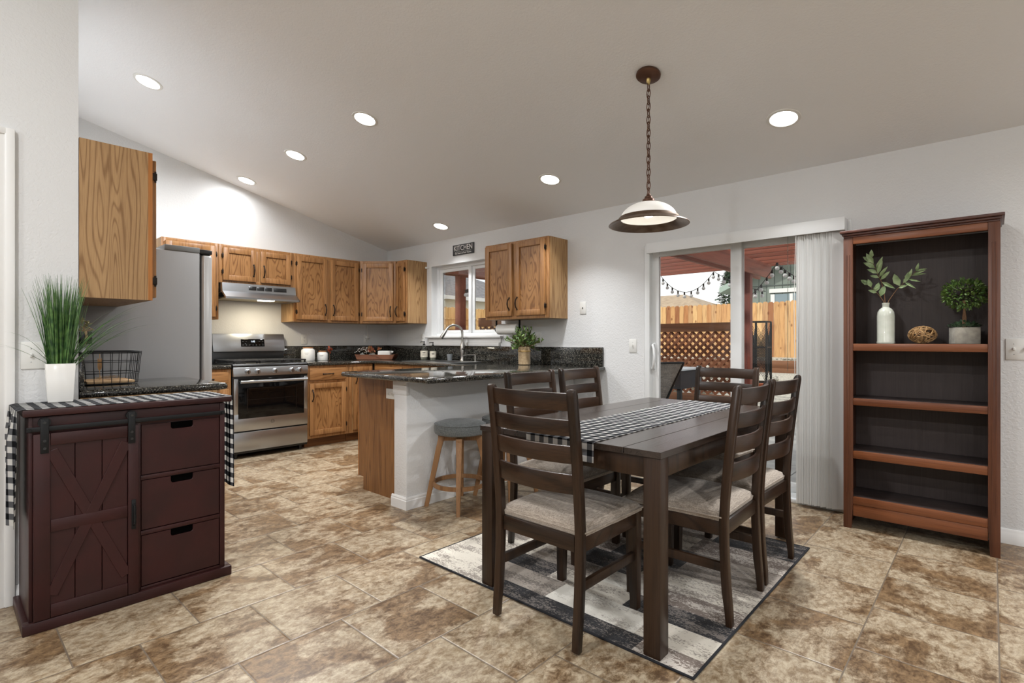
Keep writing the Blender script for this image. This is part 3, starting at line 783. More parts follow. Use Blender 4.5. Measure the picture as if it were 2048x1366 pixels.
# ------------------------------------------------------------------ granite
def slab(mb, pts, bull=.017):
    mb.prism(pts, 'z', CZ - CT, CZ, bull, 4); return mb
t = thing('granite_counter', 'polished black granite counter running under the window and along the peninsula', 'counter', (-4.6, 3.9, CZ - CT))
YBK = YW - .003
m = MB()
slab(m, [(XS + .003, 2.722), (-5.462, 2.722), (-5.462, 3.528), (-3.70, 3.528), (-3.70, 2.10), (-2.625, 2.085), (-2.625, YBK), (XS + .003, YBK)])
m.build('worktop', GRANITE, t)
m = MB().box(XS + .003, XS + .022, 2.722, YBK, CZ - .001, 1.106, .002).box(XS + .022, -2.652, YBK - .019, YBK, CZ - .001, 1.106, .002)
m.build('backsplash', GRANITE, t)
t = thing('granite_counter', 'small piece of black granite counter between the refrigerator and the stove', 'counter', (-5.8, 1.72, CZ - CT))
slab(MB(), [(XS + .003, 1.50), (-5.462, 1.50), (-5.462, 1.950), (XS + .003, 1.950)]).build('worktop', GRANITE, t)
MB().box(XS + .003, XS + .022, 1.50, 1.950, CZ - .001, 1.106, .002).build('backsplash', GRANITE, t)
t = thing('granite_counter', 'short black granite counter behind the dark red cabinet, holding a wire basket', 'counter', (-3.55, .8, CZ - CT))
slab(MB(), [(-3.93, YK + .002), (XL + .012, YK + .002), (XL + .012, 1.118), (-3.93, 1.118)]).build('worktop', GRANITE, t)
MB().box(-3.93, XL, YK + .002, YK + .022, CZ - .001, 1.104, .002).build('backsplash', GRANITE, t)

# ------------------------------------------------------------------ range
t = thing('gas_range', 'stainless steel gas range with black oven glass and five knobs', 'stove', (-5.75, 2.335, 0))
y0, y1, xb, xf = 1.956, 2.714, XS + .01, -5.475
MB().box(xb, xf, y0, y1, .05, .915, .004).build('body', BLACK, t)
m = MB()
for a in (xb + .06, xf - .06):
    for b in (y0 + .05, y1 - .05): m.cyl((a, b, 0), (a, b, .055), .018)
m.build('feet', BLACK, t)
MB().box(xf, xf + .022, y0 + .006, y1 - .006, .075, .262, .005).build('storage_drawer', STEEL, t)
# oven door: steel frame around black glass
m = MB().box(xf, xf + .024, y0 + .006, y1 - .006, .275, .445, .004).box(xf, xf + .024, y0 + .006, y0 + .045, .44, .79, .003).box(xf, xf + .024, y1 - .045, y1 - .006, .44, .79, .003).box(xf, xf + .022, y0 + .006, y1 - .006, .765, .79, .003)
d = m.build('oven_door', STEEL, t)
MB().box(xf, xf + .026, y0 + .044, y1 - .044, .395, .792, .006).build('oven_glass', BLACK_GL, d)
m = MB()
for (a, b) in ((.13, .135), (y1 - y0 - .135, y1 - y0 - .13)): m.box(xf + .026, xf + .0265, y0 + a, y0 + b, .46, .69)
for z in (.46, .58, .69): m.box(xf + .026, xf + .0265, y0 + .13, y1 - .13, z, z + .003)
m.build('inner_window_lines', STEEL_D, d)
m = MB().tube([(xf + .062, y0 + .055, .762), (xf + .062, y1 - .03, .762)], .0155, 14)
for yy in (y0 + .075, y1 - .05): m.cyl((xf + .02, yy, .762), (xf + .062, yy, .762), .011)
m.build('oven_handle', STEEL, d)
Rt = Matrix.Translation((xf + .0245, (y0 + y1) / 2, .345)) @ Matrix.Rotation(PI / 2, 4, 'Z') @ Matrix.Rotation(PI / 2, 4, 'X')
m = MB(Rt).lathe([(.0155, 0), (.018, .0012), (.0185, 0)], n=28, cap=False, closed=True)
m.bm.from_mesh((lambda q: q)(text_mesh('GE', .017, .0004, Rt @ Matrix.Translation((0, 0, .0003))).build('tmp', None).data))
tmpo = bpy.data.objects['tmp']; bpy.data.objects.remove(tmpo)
m.build('emblem', STEEL_D, d)
# control panel, tilted
m = MB().prism([(xf - .03, .815), (xf + .028, .815), (xf + .018, .905), (xf - .03, .905)], 'y', y0, y1, .004)
cp = m.build('control_panel', STEEL, t)
for yy in (.13, .225, .4, .575, .66):
    yk = y0 + yy
    m = MB(Matrix.Translation((xf + .023, yk, .862)) @ Matrix.Rotation(math.radians(96), 4, 'Y'))
    m.lathe([(.027, 0), (.027, .006), (.022, .010), (.0205, .032), (.018, .034), (0, .034)], n=24)
    kn = m.build('knob', STEEL, cp)
    m = MB(Matrix.Translation((xf + .023, yk, .862)) @ Matrix.Rotation(math.radians(96), 4, 'Y'))
    m.box(-.02, .02, -.0035, .0035, .0338, .0365, .001).build('knob_grip', BLACK, cp)
# cooktop, grates, burners
MB().prism([(xb + .06, .905), (xf + .012, .905), (xf + .016, .918), (xf + .006, .938), (xb + .06, .935)], 'y', y0, y1, .004).build('cooktop', BLACK, t)
for k in range(3):
    ya, yb = y0 + .012 + k * .2485, y0 + .012 + (k + 1) * .2485 - .006
    m = MB(); xa, xc = xb + .09, xf - .012; z = .972
    for yy in (ya + .008, yb - .008): m.box(xa, xc, yy - .007, yy + .007, z - .012, z, .002)
    for q in range(7):
        xx = xa + (xc - xa) * q / 6; m.box(xx - .006, xx + .006, ya, yb, z - .014, z, .002)
    m.box(xa, xc, (ya + yb) / 2 - .005, (ya + yb) / 2 + .005, z - .012, z, .002)
    for xx in (xa + .01, xc - .01):
        for yy in (ya + .01, yb - .01): m.box(xx - .008, xx + .008, yy - .008, yy + .008, .93, z - .004)
    m.build('grate', IRON, t)
    for xx in ((xa + .13, xc - .13) if k != 1 else ((xa + xc) / 2,)):
        MB().lathe([(.05, 0), (.05, .012), (.036, .014), (.034, .022), (0, .022)], (xx, (ya + yb) / 2, .932), n=24).build('burner', IRON, t)
# backguard
MB().box(xb, xb + .055, y0 + .004, y1 - .004, .91, 1.06, .003).build('backguard_base', STEEL_D, t)
bgp = MB().prism([(xb, 1.06), (xb + .085, 1.05), (xb + .055, 1.243), (xb, 1.243)], 'y', y0 + .002, y1 - .002, .004).build('backguard', STEEL, t)
tl = math.atan2(.03, .193)
Rb = Matrix.Translation((xb + .0725, y0 + .405, 1.145)) @ Matrix.Rotation(-tl, 4, 'Y')
MB(Rb).box(-.004, .004, -.125, .125, -.042, .042, .003).build('display', BLACK_GL, bgp)
Rt = Rb @ Matrix.Translation((.0045, 0, .014)) @ Matrix.Rotation(PI / 2, 4, 'Z') @ Matrix.Rotation(PI / 2, 4, 'X')
text_mesh('1:02', .026, .0002, Rt).build('clock_digits', CLOCK, bgp)
m = MB(Rb)
for q in range(7):
    m.box(.004, .0046, -.105 + q * .035 - .005, -.105 + q * .035 + .005, -.027, -.022)
for q in (-3, -2, 2, 3): m.box(.004, .0046, q * .035 - .008, q * .035 + .008, .013, .016)
m.build('button_marks', STEEL, bgp)

# ------------------------------------------------------------------ hood
t = thing('range_hood', 'stainless steel range hood under the short oak cabinets', 'range hood', (-5.85, 2.325, 1.59))
ya, yb = 1.945, 2.708
m = MB().prism([(XS + .005, 1.758), (XF + .06, 1.758), (XF + .075, 1.672), (XF + .165, 1.612), (XF + .165, 1.592), (XF + .15, 1.592), (XF + .055, 1.66), (XS + .005, 1.66)], 'y', ya + .004, yb - .004)
m.build('shell', STEEL, t)
m = MB().prism([(XF + .165, 1.612), (XF + .165, 1.592), (XS + .02, 1.592), (XS + .02, 1.60), (XF + .05, 1.66), (XF + .075, 1.672)], 'y', yb - .012, yb - .003)
m.build('right_cheek', STEEL, t)
MB().box(XS + .02, XF + .15, ya + .02, yb - .014, 1.598, 1.612).build('filter', plain('hood_filter', S(150, 138, 110), .45, .8), t)
m = MB(Matrix.Translation((XF + .0685, 0, 1.715)) @ Matrix.Rotation(math.radians(-9.9), 4, 'Y'))
for k in range(3): m.box(-.002, .003, ya + .26 + k * .082, ya + .335 + k * .082, -.020, .020, .001)
m.build('vent_slots', STEEL_D, t)
m = MB(Matrix.Translation((XF + .0685, 0, 1.715)) @ Matrix.Rotation(math.radians(-9.9), 4, 'Y')).box(-.002, .003, ya + .515, ya + .655, -.020, .020, .001)
m.build('control_strip', BLACK, t)
MB().box(XF + .03, XF + .13, ya + .36, ya + .50, 1.588, 1.600, .003).build('hood_lamp', HOODL, t)
hd = bpy.data.lights.new('hood_lamp_light', 'AREA'); hd.size = .12; hd.energy = 4.5; hd.color = (1, .86, .62)
ho = bpy.data.objects.new('hood_lamp_light', hd); COL.objects.link(ho); ho.parent = t
ho.location = (XF + .08 + 5.85, ya + .43 - 2.325, 1.584 - 1.59)

# ------------------------------------------------------------------ fridge
t = thing('refrigerator', 'grey sided refrigerator with a pale steel door edge facing right', 'refrigerator', (-4.37, .85, 0))
fx0, fx1 = -4.80, -3.95
FR_DOOR = plain('pale_fridge_door', S(198, 199, 199), .3, .35)
MB().box(fx0, fx1, YK + .06, 1.205, .03, 1.758, .006).build('body', FRIDGE_G, t)
m = MB().box(fx0 + .02, fx1 - .02, YK + .1, 1.18, 0, .035); m.build('base', BLACK, t)
for a, b in ((fx0, (fx0 + fx1) / 2 - .003), ((fx0 + fx1) / 2 + .003, fx1)):
    d = MB().box(a, b, 1.217, 1.285, .64, 1.752, .02, 4).build('door', FR_DOOR, t)
    hx = b - .04 if a == fx0 else a + .04
    MB().tube([(hx, 1.285, .80), (hx, 1.33, .83), (hx, 1.335, 1.2), (hx, 1.33, 1.6), (hx, 1.285, 1.63)], .013, 10).build('handle', STEEL, d)
MB().box(fx0, fx1, 1.217, 1.285, .06, .632, .02, 4).build('freezer_drawer', FR_DOOR, t)
MB().box(fx0 + .01, fx1 - .012, 1.203, 1.219, .06, 1.75).build('gasket', SLOT, t)
MB().box(fx0 + .02, fx1 + .003, 1.0, 1.205, 1.757, 1.792, .004).build('top_cover', plain('grey_cover', S(120, 122, 122), .5), t)
MB().box(fx1 - .09, fx1 + .002, 1.205, 1.282, 1.753, 1.785, .008).build('hinge_cover', BLACK, t)
# ================================================================== KITCHEN SMALL THINGS
def wallplate(name, label, cat, x, y, z, face, kind, w_=.072, h_=.118, group=None):
    """face: 'y' plate on the window wall (faces -y), 'x' plate facing +x, 'e' facing -y on the oak end panel turned sideways"""
    deg = {'y': 0, 'x': 90}[face]
    F = frame(x, y, deg)
    t = thing(name, label, cat, (x, y, z), 0, group)
    B(MB(F), -w_ / 2, w_ / 2, 0, .006, z - h_ / 2, z + h_ / 2, .003).build('cover_plate', PLASTIC_W, t)
    if kind == 'outlet':
        for dz in (-.02, .02):
            o = B(MB(F), -.017, .017, .0058, .0085, z + dz - .015, z + dz + .015, .002).build('socket', PLASTIC_W, t)
            m = MB(F)
            for du in (-.006, .006): B(m, du - .0012, du + .0012, .0084, .0089, z + dz - .002, z + dz + .007)
            B(m, -.002, .002, .0084, .0089, z + dz - .010, z + dz - .006); m.build('slots', SLOT, o)
    elif kind == 'outlet_h':
        for du in (-.02, .02):
            o = B(MB(F), du - .015, du + .015, .0058, .0085, z - .017, z + .017, .002).build('socket', PLASTIC_W, t)
            m = MB(F)
            for dz in (-.006, .006): B(m, du - .002, du + .007, .0084, .0089, z + dz - .0012, z + dz + .0012)
            B(m, du - .010, du - .006, .0084, .0089, z - .002, z + .002); m.build('slots', SLOT, o)
    elif kind.startswith('switch'):
        n = int(kind[-1])
        for k in range(n):
            du = (k - (n - 1) / 2) * .046
            MB(F).box(du - .005, du + .005, -.017, -.005, z - .006, z + .010, .002).build('toggle', PLASTIC_W, t)
            m = MB(F)
            for dz in (-.03, .03): m.ball((du, -.006, z + dz), .0025, 8)
            m.build('screws', STEEL, t)
    elif kind == 'jack':
        m = MB(F).cyl((0, -.006, z), (0, -.011, z), .006, n=12); m.build('jack', SLOT, t)
    return t
wallplate('light_switch', 'single white light switch on the wall left of the sliding door', 'light switch', -2.349, YW, 1.123, 'y', 'switch1')
wallplate('cable_plate', 'white wall plate with one dark jack, right of the hanging oak cabinet', 'wall plate', -2.882, YW, 1.480, 'y', 'jack')
wallplate('cable_plate', 'white wall plate with one dark jack, just behind the bushy plant in the burlap pot', 'wall plate', -3.43, YW, 1.19, 'y', 'jack')
wallplate('light_switch', 'white light switch at the right edge of the photo beside the bookcase', 'light switch', .115, YW, 1.118, 'y', 'switch2', .118, .122)
t = wallplate('light_switch', 'white double light switch on the left wall, half hidden by the grass plant', 'light switch', XL, .315, 1.10, 'x', 'switch2', .118, .122)
wallplate('power_outlet', 'white power outlet above the white canisters on the stove wall', 'outlet', XS, 2.985, 1.185, 'x', 'outlet')
wallplate('power_outlet', 'white power outlet with a plug and cord, in the kitchen corner', 'outlet', XS, 3.83, 1.19, 'x', 'outlet')
wallplate('power_outlet', 'white power outlet on the oak end panel of the peninsula', 'outlet', -3.278, 2.271, .775, 'y', 'outlet_h', .118, .075)
t = thing('cord', 'white cord and plug hanging below the corner cabinet', 'cord', (XS + .02, 3.83, 1.2))
MB().box(XS + .009, XS + .045, 3.812, 3.85, 1.195, 1.235, .004).build('plug', PLASTIC_W, t)
MB().tube([(XS + .03, 3.83, 1.235), (XS + .03, 3.828, 1.29), (XS + .02, 3.835, 1.34), (XS + .02, 3.83, 1.384)], .004, 8).build('cable', PLASTIC_W, t)
wallplate('power_outlet', 'white power outlet on the window wall behind the two soap bottles', 'outlet', -5.33, YW, 1.19, 'y', 'outlet')

# KITCHEN sign
t = thing('wall_sign', 'small grey sign reading KITCHEN above the window', 'sign', (-4.56, YW, 2.236))
MB().box(-4.741, -4.380, YW - .014, YW - .001, 2.176, 2.298, .003).build('board', wood('grey_sign_wood', S(66, 66, 68), S(34, 34, 36), 'x', 2.0, .6, 6, .6), t)
Rt = Matrix.Translation((-4.56, YW - .0145, 2.253)) @ Matrix.Rotation(PI / 2, 4, 'X')
text_mesh('KITCHEN', .078, .0008, Rt @ Matrix.Diagonal((.98, 1.1, 1, 1))).build('lettering', PLASTIC_W, t)
Rt = Matrix.Translation((-4.56, YW - .0145, 2.196)) @ Matrix.Rotation(PI / 2, 4, 'X')
text_mesh('the heart of our home', .031, .0006, Rt).build('small_lettering', PLASTIC_W, t)
MB().box(-4.70, -4.42, YW - .0152, YW - .0138, 2.2125, 2.2145).build('rule', PLASTIC_W, t)

# sink, faucet, dispenser
t = thing('kitchen_sink', 'shallow steel drop-in sink in the black granite under the window', 'sink', (-4.6, 3.83, CZ))
sx0, sx1, sy0, sy1 = -5.00, -4.14, 3.60, 4.10
m = MB()
m.box(sx0, sx1, sy1 - .075, sy1, CZ + .0005, CZ + .007, .003).box(sx0, sx1, sy0, sy0 + .03, CZ + .0005, CZ + .007, .003).box(sx0, sx0 + .03, sy0 + .028, sy1 - .07, CZ + .0005, CZ + .007, .003).box(sx1 - .03, sx1, sy0 + .028, sy1 - .07, CZ + .0005, CZ + .007, .003).box(-4.585, -4.555, sy0 + .028, sy1 - .07, CZ + .0005, CZ + .006, .002)
m.build('rim', STEEL, t)
for a, b in ((sx0 + .03, -4.585), (-4.555, sx1 - .03)):
    MB().box(a, b, sy0 + .03, sy1 - .075, CZ + .0003, CZ + .0022).build('basin', STEEL_D, t)
t = thing('faucet', 'tall brushed nickel gooseneck faucet at the sink', 'faucet', (-4.475, 4.065, CZ))
c = Vector((-4.475, 4.065, CZ + .007)); dirx = Vector((-.62, -.78, 0)).normalized()
MB().lathe([(.028, 0), (.028, .008), (.022, .02), (.024, .06), (.029, .12), (.024, .17), (.017, .20), (.0155, .22)], c, n=24).build('body', NICKEL, t)
pts = [c + Vector((0, 0, z)) for z in (.2, .25, .30)]
for q in range(1, 12):
    a = PI * q / 11 * .86
    pts.append(c + Vector((0, 0, .315)) + dirx * (.095 * (1 - math.cos(a))) + Vector((0, 0, .095 * math.sin(a))))
MB().tube(pts, .0135, 14).build('spout', NICKEL, t)
e = pts[-1]; dd = (pts[-1] - pts[-2]).normalized()
MB().tube([e - dd * .01, e + dd * .03, e + dd * .10, e + dd * .115], [.0145, .0175, .021, .018], 16).build('spray_head', NICKEL, t)
MB().tube([c + Vector((.015, -.01, .135)), c + Vector((.05, -.02, .15)), c + Vector((.06, -.024, .19)), c + Vector((.052, -.022, .245))], [.013, .012, .009, .006], 10).build('lever', NICKEL, t)
t = thing('soap_dispenser', 'small built-in soap pump on the sink rim right of the faucet', 'soap dispenser', (-4.255, 4.06, CZ))
MB().cyl((-4.255, 4.06, CZ + .006), (-4.255, 4.06, CZ + .075), .014).build('stem', NICKEL, t)
MB().tube([(-4.255, 4.06, CZ + .078), (-4.30, 4.0, CZ + .082), (-4.34, 3.955, CZ + .074)], [.008, .006, .005], 8).build('nozzle', NICKEL, t)
# bottles
def pump_bottle(x, y, r, h, label, lab):
    t = thing('pump_bottle', label, 'soap bottle', (x, y, CZ), 0)
    MB().lathe([(0, 0), (r * .92, .001), (r, .008), (r, h * .52), (r * .97, h * .58), (r * .78, h * .67), (r * .4, h * .74), (r * .34, h * .76), (r * .34, h * .79), (0, h * .79)], (x, y, CZ + .001), n=24).build('bottle', CLEAR, t)
    MB().lathe([(r * .86, .006), (r * .93, .01), (r * .93, h * .30), (0, h * .30), (0, .006)], (x, y, CZ + .001), n=20).build('soap', plain('soap_liquid', S(206, 204, 188), .3), t)
    m = MB().lathe([(r + .0006, h * .16), (r + .0012, h * .16), (r + .0012, h * .50), (r + .0006, h * .50)], (x, y, CZ + .001), n=28, cap=False, closed=True)
    lb = m.build('label', LABEL, t)
    m = MB(Matrix.Translation((x, y, 0)) @ Matrix.Rotation(math.radians(50), 4, 'Z'))
    for k, (hw, z) in enumerate(lab):
        m.box(-hw, hw, -r - .0022, -r - .0008, CZ + h * z, CZ + h * z + .004)
    m.build('label_print', INK, lb)
    m = MB().lathe([(r * .36, h * .785), (r * .36, h * .84), (r * .2, h * .86), (r * .13, h * .87), (r * .13, h * .95), (r * .24, h * .955), (r * .24, h * .985), (0, h)], (x, y, CZ + .001), n=16)
    m.tube([(x, y, CZ + h * .975), (x - .022, y - .025, CZ + h * .97), (x - .03, y - .034, CZ + h * .95)], .0045, 8)
    m.build('pump', BLACK, t)
pump_bottle(-5.13, 4.03, .044, .232, 'clear soap bottle with black pump, wider left one of two by the sink', ((.018, .42), (.014, .38), (.02, .28)))
pump_bottle(-4.985, 4.05, .037, .222, 'slim soap bottle with white label and black pump, right one of the pair', ((.016, .38), (.01, .34)))
t = thing('plastic_cup', 'translucent plastic cup standing on the sink rim left of the faucet', 'cup', (-4.69, 4.06, CZ))
MB().lathe([(.026, .007), (.034, .082), (.032, .082), (.025, .012), (0, .011), (0, .007)], (-4.69, 4.06, CZ), n=20, cap=False).build('cup', plain('frosted_plastic', S(206, 212, 216), .4, trans=.6), t)

# canisters
def canister(x, y, r, h, label):
    t = thing('canister', label, 'canister', (x, y, CZ))
    MB().lathe([(0, 0), (r * .93, 0), (r, .008), (r, h * .78), (r * .93, h * .88), (r * .72, h * .95), (r * .70, h), (0, h)], (x, y, CZ + .001), n=32).build('jar', CER_W, t)
    MB().lathe([(r * .74, h), (r * .74, h + .012), (r * .5, h + .014), (0, h + .014)], (x, y, CZ), n=24).build('lid', plain('wood_lid', S(150, 104, 66), .5), t)
    m = MB(Matrix.Translation((x, y, 0)) @ Matrix.Rotation(math.radians(52), 4, 'Z'))
    for z, hw in ((.62, .022), (.52, .016)): m.box(-hw, hw, -r - .001, -r + .002, CZ + h * z, CZ + h * z + .003)
    m.build('stamp', plain('stamp_grey', S(150, 150, 148), .6), t)
canister(-5.94, 2.955, .078, .150, 'large white ceramic canister on the black counter right of the stove')
canister(-5.94, 3.135, .062, .105, 'small white ceramic canister beside the larger white one')
t = thing('leaf_sprig', 'rusty autumn leaf sprig leaning behind the small white canister', 'decoration', (-5.96, 3.245, CZ))
m = MB().tube([(-5.97, 3.245, CZ + .001), (-5.965, 3.24, CZ + .08), (-5.96, 3.235, CZ + .12)], .003, 6); m.build('stem', TWIG, t)
m = MB()
for k in range(7):
    m.leaf((-5.955, 3.235 + random.uniform(-.01, .01), CZ + .09 + .008 * k), (random.uniform(-.6, 1), random.uniform(-.2, .8), random.uniform(.1, 1)), (1, 0, 0), .05, .032)
m.build('leaves', plain('rust_leaf', S(140, 62, 34), .6), t)

# tray with dish and berries in the corner
a = math.radians(42); Rt = Matrix.Translation((-5.80, 3.80, CZ)) @ Matrix.Rotation(a, 4, 'Z')
t = thing('serving_tray', 'brown wooden tray with sloped ends in the kitchen corner', 'tray', (-5.80, 3.80, CZ))
m = MB(Rt); TW, TD = .25, .11
m.prism([(-TW + .03, .002), (TW - .03, .002), (TW, .068), (TW - .014, .068), (TW - .038, .014), (-TW + .038, .014), (-TW + .014, .068), (-TW, .068)], 'y', -TD, TD)
m.prism([(-TW + .03, .003), (TW - .03, .003), (TW - .005, .062), (-TW + .005, .062)], 'y', -TD - .010, -TD + .001).prism([(-TW + .03, .003), (TW - .03, .003), (TW - .005, .062), (-TW + .005, .062)], 'y', TD - .001, TD + .010)
m.build('tray', wood('tray_wood', S(132, 84, 58), S(86, 50, 34), 'x', 1.0, .5, 6, .5), t)
t = thing('butter_dish', 'white ceramic dish at the right end of the brown tray', 'dish', Rt @ Vector((.12, 0, .016)))
MB(Rt).box(.02, .182, -.05, .05, .0155, .112, .016, 3).build('dish', CER_W, t)
MB(Rt).tube([(.180, 0, .085), (.206, 0, .088), (.208, 0, .1), (.180, 0, .104)], .006, 8).build('handle', CER_W, t)
t = thing('folded_napkin', 'white crumpled napkin lying in the left half of the brown tray', 'napkin', Rt @ Vector((-.09, 0, .016)))
MB(Rt).sheet(lambda u, v: ((-.2 + .20 * u, -.08 + .16 * v, .052 + .02 * math.sin(9 * u + 3 * v) + .012 * math.cos(8 * v)), (u, v)), 14, 10, .006).build('cloth', PAPER, t)
t = thing('berry_spray', 'spray of white berries and red leaves lying on the brown tray', 'decoration', Rt @ Vector((-.1, 0, .07)))
m = MB(Rt); mb_ = MB(Rt); ml = MB(Rt)
for k in range(9):
    x0 = -.05 + random.uniform(-.03, .03); tx = -.24 + random.uniform(-.03, .12); tz = .09 + random.uniform(0, .06); ty = random.uniform(-.06, .05)
    m.tube([(x0, 0, .08), ((x0 + tx) / 2, ty * .5, tz + .01), (tx, ty, tz)], .0018, 5)
    for q in range(4):
        mb_.ball((tx + q * .02 + random.uniform(-.008, .008), ty + random.uniform(-.015, .015), tz + random.uniform(-.01, .012)), .0055, 8)
for k in range(16):
    ml.leaf((random.uniform(-.12, .03), random.uniform(-.04, .04), .085 + random.uniform(0, .045)), (random.uniform(-1, 1), random.uniform(-.5, .5), random.uniform(.2, 1)), (0, 1, 0), .05, .022)
m.build('stems', TWIG, t); mb_.build('berries', PAPER, t); ml.build('leaves', plain('red_leaf', S(150, 66, 48), .6, var=(30, S(120, 100, 50))), t)

# paper towel roll under the hanging cabinet
t = thing('paper_towel_roll', 'white paper towel roll on a holder below the right oak cabinet', 'paper towels', (-3.72, 4.03, 1.30))
MB().cyl((-3.86, 4.03, 1.288), (-3.585, 4.03, 1.288), .056, n=32).build('roll', PAPER, t)
for xa, xb_, xc in ((-3.91, -3.862, -3.90), (-3.583, -3.566, -3.572)):
    m = MB().cyl((xa, 4.03, 1.288), (xb_, 4.03, 1.288), .013).cyl((xc - .004, 4.03, 1.288), (xc + .004, 4.03, 1.288), .025).box(xc - .004, xc + .004, 4.02, 4.04, 1.288, 1.382)
    m.build('holder_arm', BLACK_M, t)

# bushy plant in burlap pot on the peninsula
def rnd(a, b): return random.uniform(a, b)
px, py = -3.42, 3.93
t = thing('potted_plant', 'bushy green plant in a burlap wrapped pot on the granite counter', 'plant', (px, py, CZ))
MB().lathe([(0, 0), (.054, 0), (.060, .004), (.060, .165), (.063, .172), (.057, .176), (.05, .165), (0, .163)], (px, py, CZ + .001), n=28).build('pot', BURLAP, t)
MB().lathe([(.0605, .128), (.0645, .130), (.0645, .140), (.0605, .142)], (px, py, CZ), n=28, cap=False, closed=True).build('twine', STRAW, t)
m = MB(); ms = MB()
for k in range(70):
    az = rnd(0, 2 * PI); el = rnd(.15, 1.35); ln = rnd(.12, .25) * (.85 if el < .5 else 1)
    d = Vector((math.cos(az) * math.cos(el), math.sin(az) * math.cos(el) * .8, math.sin(el)))
    if d.y > 0: d.y *= .5
    p0 = Vector((px + .03 * math.cos(az), py + .03 * math.sin(az), CZ + .16)); p1 = p0 + d * ln - Vector((0, 0, .04 * math.cos(el)))
    mid = (p0 + p1) / 2 + Vector((0, 0, .02))
    ms.tube([p0, mid, p1], .0015, 5)
    for q in range(9):
        s = .25 + .75 * q / 8; p = p0.lerp(mid, min(1, s * 2)) if s < .5 else mid.lerp(p1, s * 2 - 1)
        m.leaf(p, d * .6 + Vector((rnd(-1, 1), rnd(-1, 1), rnd(-.2, .9))), (rnd(-1, 1), rnd(-1, 1), 1), rnd(.03, .048), rnd(.012, .02))
ms.build('stems', TWIG, t); m.build('foliage', LEAF_B, t)

# ================================================================== RED CABINET GROUP
t = thing('storage_cabinet', 'dark red cabinet with a sliding barn door and three drawers against the left wall', 'cabinet', (-2.99, .615, 0))
xf, xb = -2.832, -3.170
MB().box(xb, xf, .250, .972, .03, .86, .002).build('carcass', RED_W, t)
MB().box(xb - .004, -2.800, .232, .998, .864, .890, .003).build('top', RED_W, t)
m = MB().box(xf - .014, -2.806, .230, 1.0, 0, .046, .005).box(xb, -2.806, .230, .252, 0, .046, .004).box(xb, -2.806, .970, 1.0, 0, .046, .004)
m.build('plinth', RED_W, t)
m = MB().box(xf, xf + .012, .250, .262, .046, .86, .001).box(xf, xf + .012, .950, .972, .046, .86, .002).box(xf, xf + .012, .600, .622, .046, .80, .002).box(xf, xf + .010, .262, .950, .792, .86, .001).box(xf, xf + .012, .622, .950, .540, .560, .001).box(xf, xf + .012, .622, .950, .292, .312, .001).box(xf, xf + .012, .622, .950, .046, .060, .001)
m.build('face_frame', RED_W, t)
for k, (z0, z1) in enumerate(((.563, .788), (.315, .537), (.063, .289))):
    zz = z1; u0, u1 = .625, .947; um = .786; hw = .046; hd_ = .032; r = .01
    pts = [(u0, z0), (u1, z0), (u1, zz), (um + hw, zz), (um + hw, zz - hd_ + r), (um + hw - r * .3, zz - hd_ + r * .3), (um + hw - r, zz - hd_), (um - hw + r, zz - hd_), (um - hw + r * .3, zz - hd_ + r * .3), (um - hw, zz - hd_ + r), (um - hw, zz), (u0, zz)]
    d = MB().prism(pts, 'x', xf + .0005, xf + .010, .0015, 1).build('drawer', RED_W, t)
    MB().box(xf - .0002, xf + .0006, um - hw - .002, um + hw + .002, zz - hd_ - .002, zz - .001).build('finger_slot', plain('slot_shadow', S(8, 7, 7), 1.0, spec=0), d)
# sliding barn door
x0 = xf + .014
y0, y1, z0, z1 = .262, .612, .048, .793; st = .052
m = MB()
for k in range(3):
    a = y0 + .04 + k * (y1 - y0 - .08) / 3; m.box(x0, x0 + .008, a + .001, a + (y1 - y0 - .08) / 3 - .001, z0 + .03, z1 - .03, .0012, 1)
m.box(x0, x0 + .015, y0, y0 + st, z0, z1, .002).box(x0, x0 + .015, y1 - .040, y1, z0, z1, .002).box(x0, x0 + .015, y0 + st, y1 - .04, z1 - .05, z1, .002).box(x0, x0 + .015, y0 + st, y1 - .04, z0, z0 + .055, .002)
zm = .418; m.box(x0, x0 + .0145, y0 + st, y1 - .04, zm - .026, zm + .026, .002)
def brace(ya, za, yb, zb, wd=.02):
    d = Vector((yb - ya, zb - za)).normalized(); q = Vector((-d.y, d.x)) * wd
    m.prism([(ya + q.x, za + q.y), (ya - q.x, za - q.y), (yb - q.x, zb - q.y), (yb + q.x, zb + q.y)], 'x', x0, x0 + .0135, .0015, 1)
yl, yr_ = y0 + st + .004, y1 - .045
brace(yl, z1 - .07, yr_ - .0, z0 + .09); brace(yr_, z1 - .07, yl, z0 + .09)
bd = m.build('barn_door', RED_W, t)
m = MB().box(x0 + .015, x0 + .019, y1 - .028, y1 - .012, .335, .465, .0015).tube([(x0 + .017, y1 - .02, .355), (x0 + .034, y1 - .02, .362), (x0 + .036, y1 - .02, .4), (x0 + .034, y1 - .02, .438), (x0 + .017, y1 - .02, .445)], .0055, 8)
m.build('door_pull', BLACK_M, bd)
MB().box(xf + .022, xf + .027, .242, .968, .803, .822, .0015).build('rail', BLACK_M, t)
m = MB()
for yy in (.25, .96): m.cyl((xf + .009, yy, .812), (xf + .03, yy, .812), .0075, n=12)
m.build('rail_stops', BLACK_M, t)
